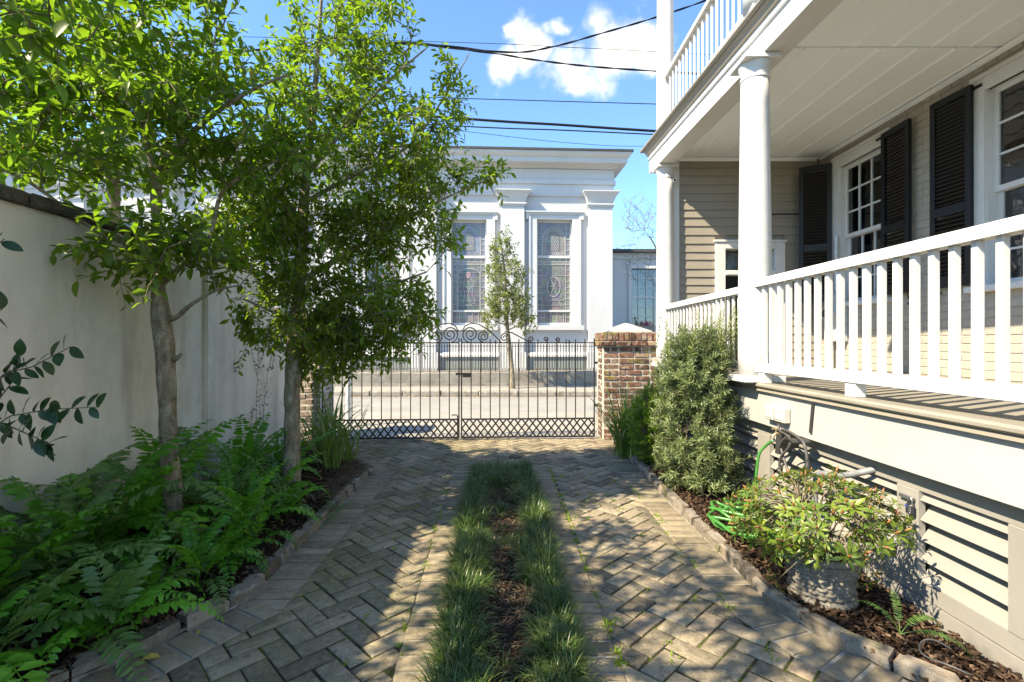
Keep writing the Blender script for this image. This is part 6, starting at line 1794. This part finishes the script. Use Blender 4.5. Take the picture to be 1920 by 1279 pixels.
# vines on the wall
def WPt(px, py, off=.012):
    Y = -2.53 / ((px - CX) / FPX + .035); p = P(px, py, Y); p.x += off; return p
vn = thing('wall_vine', 'thin creeping vine with small leaves climbing the wall left of the second trunk', 'vine', WPt(478, 800))
vb = vn.location.copy(); g4 = np.random.default_rng(3); pos = []; D = []; N = []; S = []; m = MB()
for pts, nl in (([(480, 860), (478, 760), (482, 690), (500, 640), (508, 600)], 110), ([(490, 860), (492, 770), (500, 700), (512, 650)], 90), ([(478, 700), (466, 640), (464, 590)], 30), ([(484, 690), (480, 620), (484, 570)], 30), ([(470, 860), (468, 800), (472, 760)], 50), ([(440, 545), (460, 560), (475, 568)], 0), ([(436, 700), (437, 675)], 6)):
    wp = [WPt(x, y) - vb for x, y in pts]; m.tube(wp, .0022, 5)
    for q in range(nl):
        u = g4.random() * (len(wp) - 1); a = min(int(u), len(wp) - 2); p = np.array(wp[a].lerp(wp[a + 1], u - a)) + np.array([abs(g4.normal(0, .015)), g4.normal(0, .03), g4.normal(0, .02)])
        pos.append(p); D.append(norm(g4.normal(size=3) + np.array([.4, 0, .3]))); N.append(norm(np.array([1., 0, .4]) + g4.normal(size=3) * .4)); S.append(g4.uniform(.015, .032))
link('stems', m.mesh('stems', True), M['twig'], vn)
o = link('foliage', arrays_mesh('foliage', leaf_verts(leaf_tpl(.6), np.array(pos), np.array(D), np.array(N), np.array(S)).reshape(-1, 3), LEAF_F, len(pos), 8), M['vine'], vn); o['kind'] = 'stuff'
# dark fronds of an old climbing fern stuck to the wall
cf = thing('climbing_fern', 'dried dark climbing fern fronds pressed on the wall beside the stucco strip', 'vine', WPt(445, 580)); cfb = cf.location.copy()
dm_ = frond_mesh(.22, 13, .028, .30, M['vine'], 400, .35)
for (px, py, a) in ((430, 560, 1.45), (432, 583, 1.5), (430, 603, 1.6), (438, 625, 1.2)):
    o = link('frond', dm_, None, cf, WPt(px, py, .02) - cfb); o.rotation_euler = (-.15, 1.45, 0.0); o.rotation_euler = Matrix(((0, 0.1, .99), (0.0, 1, -.1), (-1, 0, 0))).to_euler(); o.rotation_euler.x += rnd.uniform(-.2, .2); o.scale = (.9, .9, .25)

# flowers in the annex window
fb = thing('window_box', 'small box of pink flowers under the annex window', 'flower box', P(1213, 611, AY - .25))
m = MB(); m.bbox((-.32, -.1, -.22), (.32, .1, 0), .01); part('box', m, M['trim_beige'], fb)
pos = g4.normal(size=(260, 3)) * np.array([.15, .05, .06]) + np.array([0, -.03, .08])
o = link('flowers', arrays_mesh('flowers', leaf_verts(leaf_tpl(.8), pos, rdir(260), rdir(260), g4.uniform(.03, .06, 260)).reshape(-1, 3), LEAF_F, 260, 8), M['pink'], fb); o['kind'] = 'stuff'
# ------------------------------------------------------------------ things by the porch skirt
def smooth_path(pts, k=6):
    pts = [Vector(p) for p in pts]; out = []; n = len(pts)
    for i in range(n - 1):
        p0, p1, p2, p3 = pts[max(i - 1, 0)], pts[i], pts[i + 1], pts[min(i + 2, n - 1)]
        for q in range(k):
            t = q / k; out.append(.5 * ((2 * p1) + (-p0 + p2) * t + (2 * p0 - 5 * p1 + 4 * p2 - p3) * t * t + (-p0 + 3 * p1 - 3 * p2 + p3) * t ** 3))
    return out + [pts[-1]]
XF = 1.945      # just in front of the skirting board
def onskirt(px, py, x=XF): Y = x * FPX / (px - CX); return Vector((x, Y, CAMH - (py - CY) / FPX * Y))
# garden hose: from the tap down to a loose coil in the bed
tapp = onskirt(1455, 822, 1.93)
hp = [tapp, onskirt(1437, 835, 1.90), onskirt(1424, 850, 1.86), onskirt(1419, 880, 1.84), onskirt(1417, 905, 1.83), onskirt(1416, 925, 1.80)]
cxh, cyh = 1.62, 3.30
def loop(cx, cy, rx, ry, z, a0, turns, n=18, wob=.0, tilt=0):
    return [Vector((cx + rx * math.cos(a0 + turns * 2 * math.pi * i / n) + rnd.uniform(-wob, wob), cy + ry * math.sin(a0 + turns * 2 * math.pi * i / n) + rnd.uniform(-wob, wob), z + .02 * math.sin(3 * i) + tilt * math.cos(a0 + turns * 2 * math.pi * i / n) + rnd.uniform(0, .012))) for i in range(n)]
hp += [Vector((1.75, 3.7, .15)), Vector((1.62, 3.62, .08))]
hp += loop(1.56, 3.36, .19, .22, .075, 1.6, 1.1, 14, .012) + loop(1.62, 3.25, .24, .26, .10, 2.3, 1.0, 14, .015, .03) + loop(1.55, 3.42, .15, .18, .12, 2.0, 1.0, 12, .012, -.02) + loop(1.64, 3.08, .18, .20, .10, 2.4, 1.1, 14, .012) + loop(1.60, 3.20, .26, .30, .13, 2.8, 1.0, 14, .02, .02) + loop(1.66, 3.02, .13, .14, .13, 1.0, 1.0, 12, .01)
hose = thing('garden_hose', 'bright green garden hose hanging from the tap and lying in loose coils on the mulch', 'hose', (1.62, 3.3, .03))
pts = smooth_path(hp, 5)
m = MB(); m.tube([p - hose.location for p in pts], .0105, 10); part('hose_tube', m, M['hose'], hose, True)
m = MB(); e = hp[0]; d = (hp[0] - hp[1]).normalized(); m.tube([e - hose.location - d * .03, e - hose.location + d * .035], .016, 10); part('hose_coupling', m, M['boxgrey'], hose, 40)
tap = thing('garden_tap', 'small brass garden tap under the skirting board above the green hose', 'tap', tapp)
m = MB(); m.tube([(.06, .0, .02), (.0, .0, .035), (-.02, 0, .02), (-.022, .0, .0)], .013, 10); part('spout', m, M['brass'], tap, 40)
m = MB(); m.tube([(0, 0, .035), (0, 0, .07)], .006, 8); m.tube([(-.03, 0, .07), (.03, 0, .07)], .008, 8); m.tube([(0, -.03, .07), (0, .03, .07)], .008, 8); part('handle', m, M['brass'], tap, 40)

# hose hanger bracket and charging cable
hh = thing('hose_hanger', 'black metal hose hanger with a curved cradle screwed to the white skirting board', 'hose hanger', onskirt(1516, 830))
hb = hh.location.copy()
q0, q1 = onskirt(1524, 757), onskirt(1519, 812)
m = MB(); m.bar(q0 - hb, q1 - hb, .022, .006, up=(1, 0, 0)); part('strap', m, M['rubber'], hh)
m = MB(); V = []; F = []
c0 = onskirt(1512, 835, 1.955)
for i in range(13):
    a = math.pi * (-.12 + 1.0 * i / 12 * .62 + .18)
    for s_ in (0, 1): V.append((c0.x + .005 - s_ * .13, c0.y + .10 * math.cos(a), c0.z - .055 + .10 * math.sin(a)))
for i in range(13):
    for s_ in (0, 1): v = V[i * 2 + s_]; V.append((v[0], v[1] , v[2] - .006))
n_ = 26
for i in range(12): F += [(2 * i, 2 * i + 1, 2 * i + 3, 2 * i + 2), (n_ + 2 * i, n_ + 2 * i + 2, n_ + 2 * i + 3, n_ + 2 * i + 1), (2 * i, 2 * i + 2, n_ + 2 * i + 2, n_ + 2 * i), (2 * i + 1, n_ + 2 * i + 1, n_ + 2 * i + 3, 2 * i + 3)]
m.add(V, F); o = part('cradle', m, M['rubber'], hh, 40); o.location = -hb
ob = thing('outlet_box', 'pair of weatherproof grey outlet boxes on the skirting board above the cable', 'outlet', onskirt(1465, 775))
b_ = ob.location.copy()
for px0, px1, py0, py1 in ((1446, 1461, 762, 783), (1464, 1483, 766, 788)):
    a, c = onskirt(px0, py1, 1.955), onskirt(px1, py0, 1.955); m = MB(); y0_, y1_ = sorted((a.y, c.y)); m.bbox((1.905 - b_.x, y0_ - b_.y, min(a.z, c.z) - b_.z - .005), (1.953 - b_.x, y1_ - b_.y, max(a.z, c.z) - b_.z), .006); bx_ = part('box', m, M['outlet'], ob)
    m = MB(); m.bbox((1.900 - b_.x, y0_ - b_.y + .012, min(a.z, c.z) - b_.z + .012), (1.9055 - b_.x, y1_ - b_.y - .012, max(a.z, c.z) - b_.z - .016), .003); part('cover', m, M['boxgrey'], bx_)
cc = thing('charging_cable', 'dark charging cable looped over the hanger with its black plug hanging down', 'cable', onskirt(1478, 840))
kb = cc.location.copy()
def sk(px, py, x): return onskirt(px, py, x) - kb
m = MB()
m.tube(smooth_path([sk(1462, 784, 1.93), sk(1461, 806, 1.92), sk(1474, 815, 1.88), sk(1482, 825, 1.86), sk(1478, 840, 1.85), sk(1464, 858, 1.85), sk(1462, 880, 1.85), sk(1470, 893, 1.85), sk(1477, 886, 1.85), sk(1470, 860, 1.86), sk(1464, 835, 1.87), sk(1472, 822, 1.88), sk(1480, 818, 1.87)]), .0085, 8)
m.tube(smooth_path([sk(1470, 806, 1.90), sk(1484, 812, 1.86), sk(1505, 828, 1.84), sk(1512, 850, 1.84), sk(1513, 868, 1.84)]), .0095, 8)
m.tube(smooth_path([sk(1468, 868, 1.87), sk(1466, 890, 1.87), sk(1475, 905, 1.87), sk(1484, 900, 1.87)]), .006, 8)
part('cable', m, M['cable'], cc, True)
m = MB(); m.tube(smooth_path([sk(1514, 862, 1.84), sk(1514, 874, 1.84), sk(1508, 890, 1.83), sk(1496, 906, 1.82)], 4), [.011] * 3 + [.016, .019, .021, .022, .022, .022, .021, .02, .022, .022], 12); part('plug', m, M['rubber'], cc, 40)
m = MB(); m.tube([sk(1463, 815, 1.93), sk(1461, 850, 1.93)], .028, 12); part('control_unit', m, M['rubber'], cc, 40)
pv = thing('pvc_pipe', 'grey plastic drain pipe bending out of the louvred skirting behind the azalea', 'pipe', onskirt(1560, 890))
vb_ = pv.location.copy()
m = MB(); m.tube(smooth_path([onskirt(1640, 880, 2.03) - vb_, onskirt(1610, 887, 1.97) - vb_, onskirt(1570, 893, 1.93) - vb_, onskirt(1542, 888, 1.92) - vb_, onskirt(1530, 900, 1.92) - vb_, onskirt(1528, 960, 1.92) - vb_], 5), .018, 12); part('pipe', m, M['pvc'], pv, 40)
m = MB(); m.tube([onskirt(1500, 885, 1.94) - vb_, onskirt(1505, 905, 1.94) - vb_], .03, 12); m.tube([onskirt(1528, 905, 1.92) - vb_, onskirt(1528, 920, 1.92) - vb_], .028, 12); part('coupling', m, M['pvc'], pv, 40)
# padlock and hasp on the louvred door
pk = thing('padlock', 'combination padlock with blue dial hanging from a steel hasp on the louvred door', 'padlock', onskirt(1708, 940, 2.01)); kb2 = pk.location.copy()
a = onskirt(1708, 952, 2.005) - kb2
m = MB(); m.bbox((a.x - .016, a.y - .022, a.z - .034), (a.x + .006, a.y + .022, a.z + .022), .008); part('lock_body', m, M['dark'], pk)
m = MB(); m.tube([(a.x - .005, a.y - .012, a.z + .02), (a.x - .005, a.y - .012, a.z + .04), (a.x - .005, a.y - .006, a.z + .05), (a.x - .005, a.y + .006, a.z + .05), (a.x - .005, a.y + .012, a.z + .04), (a.x - .005, a.y + .012, a.z + .02)], .0035, 8); part('shackle', m, M['steel'], pk, True)
m = MB(); m.bbox((a.x - .019, a.y + .006, a.z), (a.x - .0155, a.y + .016, a.z + .012), .001); part('dial', m, M['blue'], pk)
m = MB()
for q in range(4): m.bbox((a.x - .019, a.y - .018, a.z - .026 + q * .011), (a.x - .0155, a.y - .002, a.z - .019 + q * .011), .001)
part('number_wheels', m, M['steel'], pk)
m = MB(); m.bbox((a.x - .004, a.y - .012, a.z + .036), (a.x + .010, a.y + .075, a.z + .054), .002); part('hasp', m, M['steel'], pk)
# loop of drip tubing in the mulch
m = MB(); c = G(1775, 1235, .045); m.tube([c + Vector((.07 * math.cos(.5 + 4.4 * i / 20), .10 * math.sin(.5 + 4.4 * i / 20), .006 + .012 * math.sin(i * .5))) for i in range(21)], .004, 7)
solo('drip_tube', m, M['cable'], 'loop of thin black drip tubing on the mulch at bottom right', 'tube', smooth=True)

# ------------------------------------------------------------------ overhead wires
def cable_run(pxy, Y, r, label, twist=0, extend=(0, 0)):
    pts = smooth_path([P(x, y, (Y if not isinstance(Y, (list, tuple)) else Y[0] + (Y[1] - Y[0]) * i / (len(pxy) - 1))) for i, (x, y) in enumerate(pxy)], 10)
    m = MB()
    if twist:
        a = []; b = []
        for i, p in enumerate(pts):
            t = i * .7; a.append(p + Vector((0, math.sin(t), math.cos(t))) * r); b.append(p - Vector((0, math.sin(t), math.cos(t))) * r)
        m.tube(a, r, 6); m.tube(b, r, 6)
    else: m.tube(pts, r, 7)
    return solo('utility_wire', m, M['wire'], label, 'wire', 'overhead wires', True)
cable_run([(-400, 140), (300, 105), (560, 88), (760, 80), (950, 98), (1035, 88), (1130, 62), (1225, 34), (1320, 2), (1420, -40)], 8.6, .009, 'twisted dark wire rising to the upper right across the cloud', 1)
cable_run([(-400, 180), (300, 110), (700, 82), (900, 97), (1000, 112), (1100, 124), (1222, 133), (1500, 150)], 8.8, .009, 'twisted dark wire sagging across the lower edge of the cloud', 1)
cable_run([(-400, 60), (300, 66), (870, 80), (1050, 88), (1230, 97), (1600, 118)], 10.5, .006, 'thinnest straight wire crossing the middle of the cloud')
cable_run([(-400, 150), (300, 168), (880, 185), (1050, 190), (1225, 195), (1600, 205)], 10.5, .009, 'single thin wire in clear sky just below the cloud')
cable_run([(-400, 130), (300, 180), (875, 223), (1050, 234), (1216, 245), (1600, 268)], 10.2, .026, 'thickest black bundled cable above the church roof')
cable_run([(-400, 170), (300, 206), (870, 237), (1050, 244), (1222, 252), (1600, 270)], 10.2, .013, 'medium black cable just under the thick bundle')
cable_run([(-400, 150), (400, 190), (860, 245), (970, 258), (1080, 269), (1220, 274), (1600, 262)], 10.4, .005, 'faint sagging wire closest to the church cornice')

# put the house's Empty at its base without moving its parts
L = Vector((3.0, 3.0, 0)); house.location = L
for ch in house.children: ch.location = ch.location - L
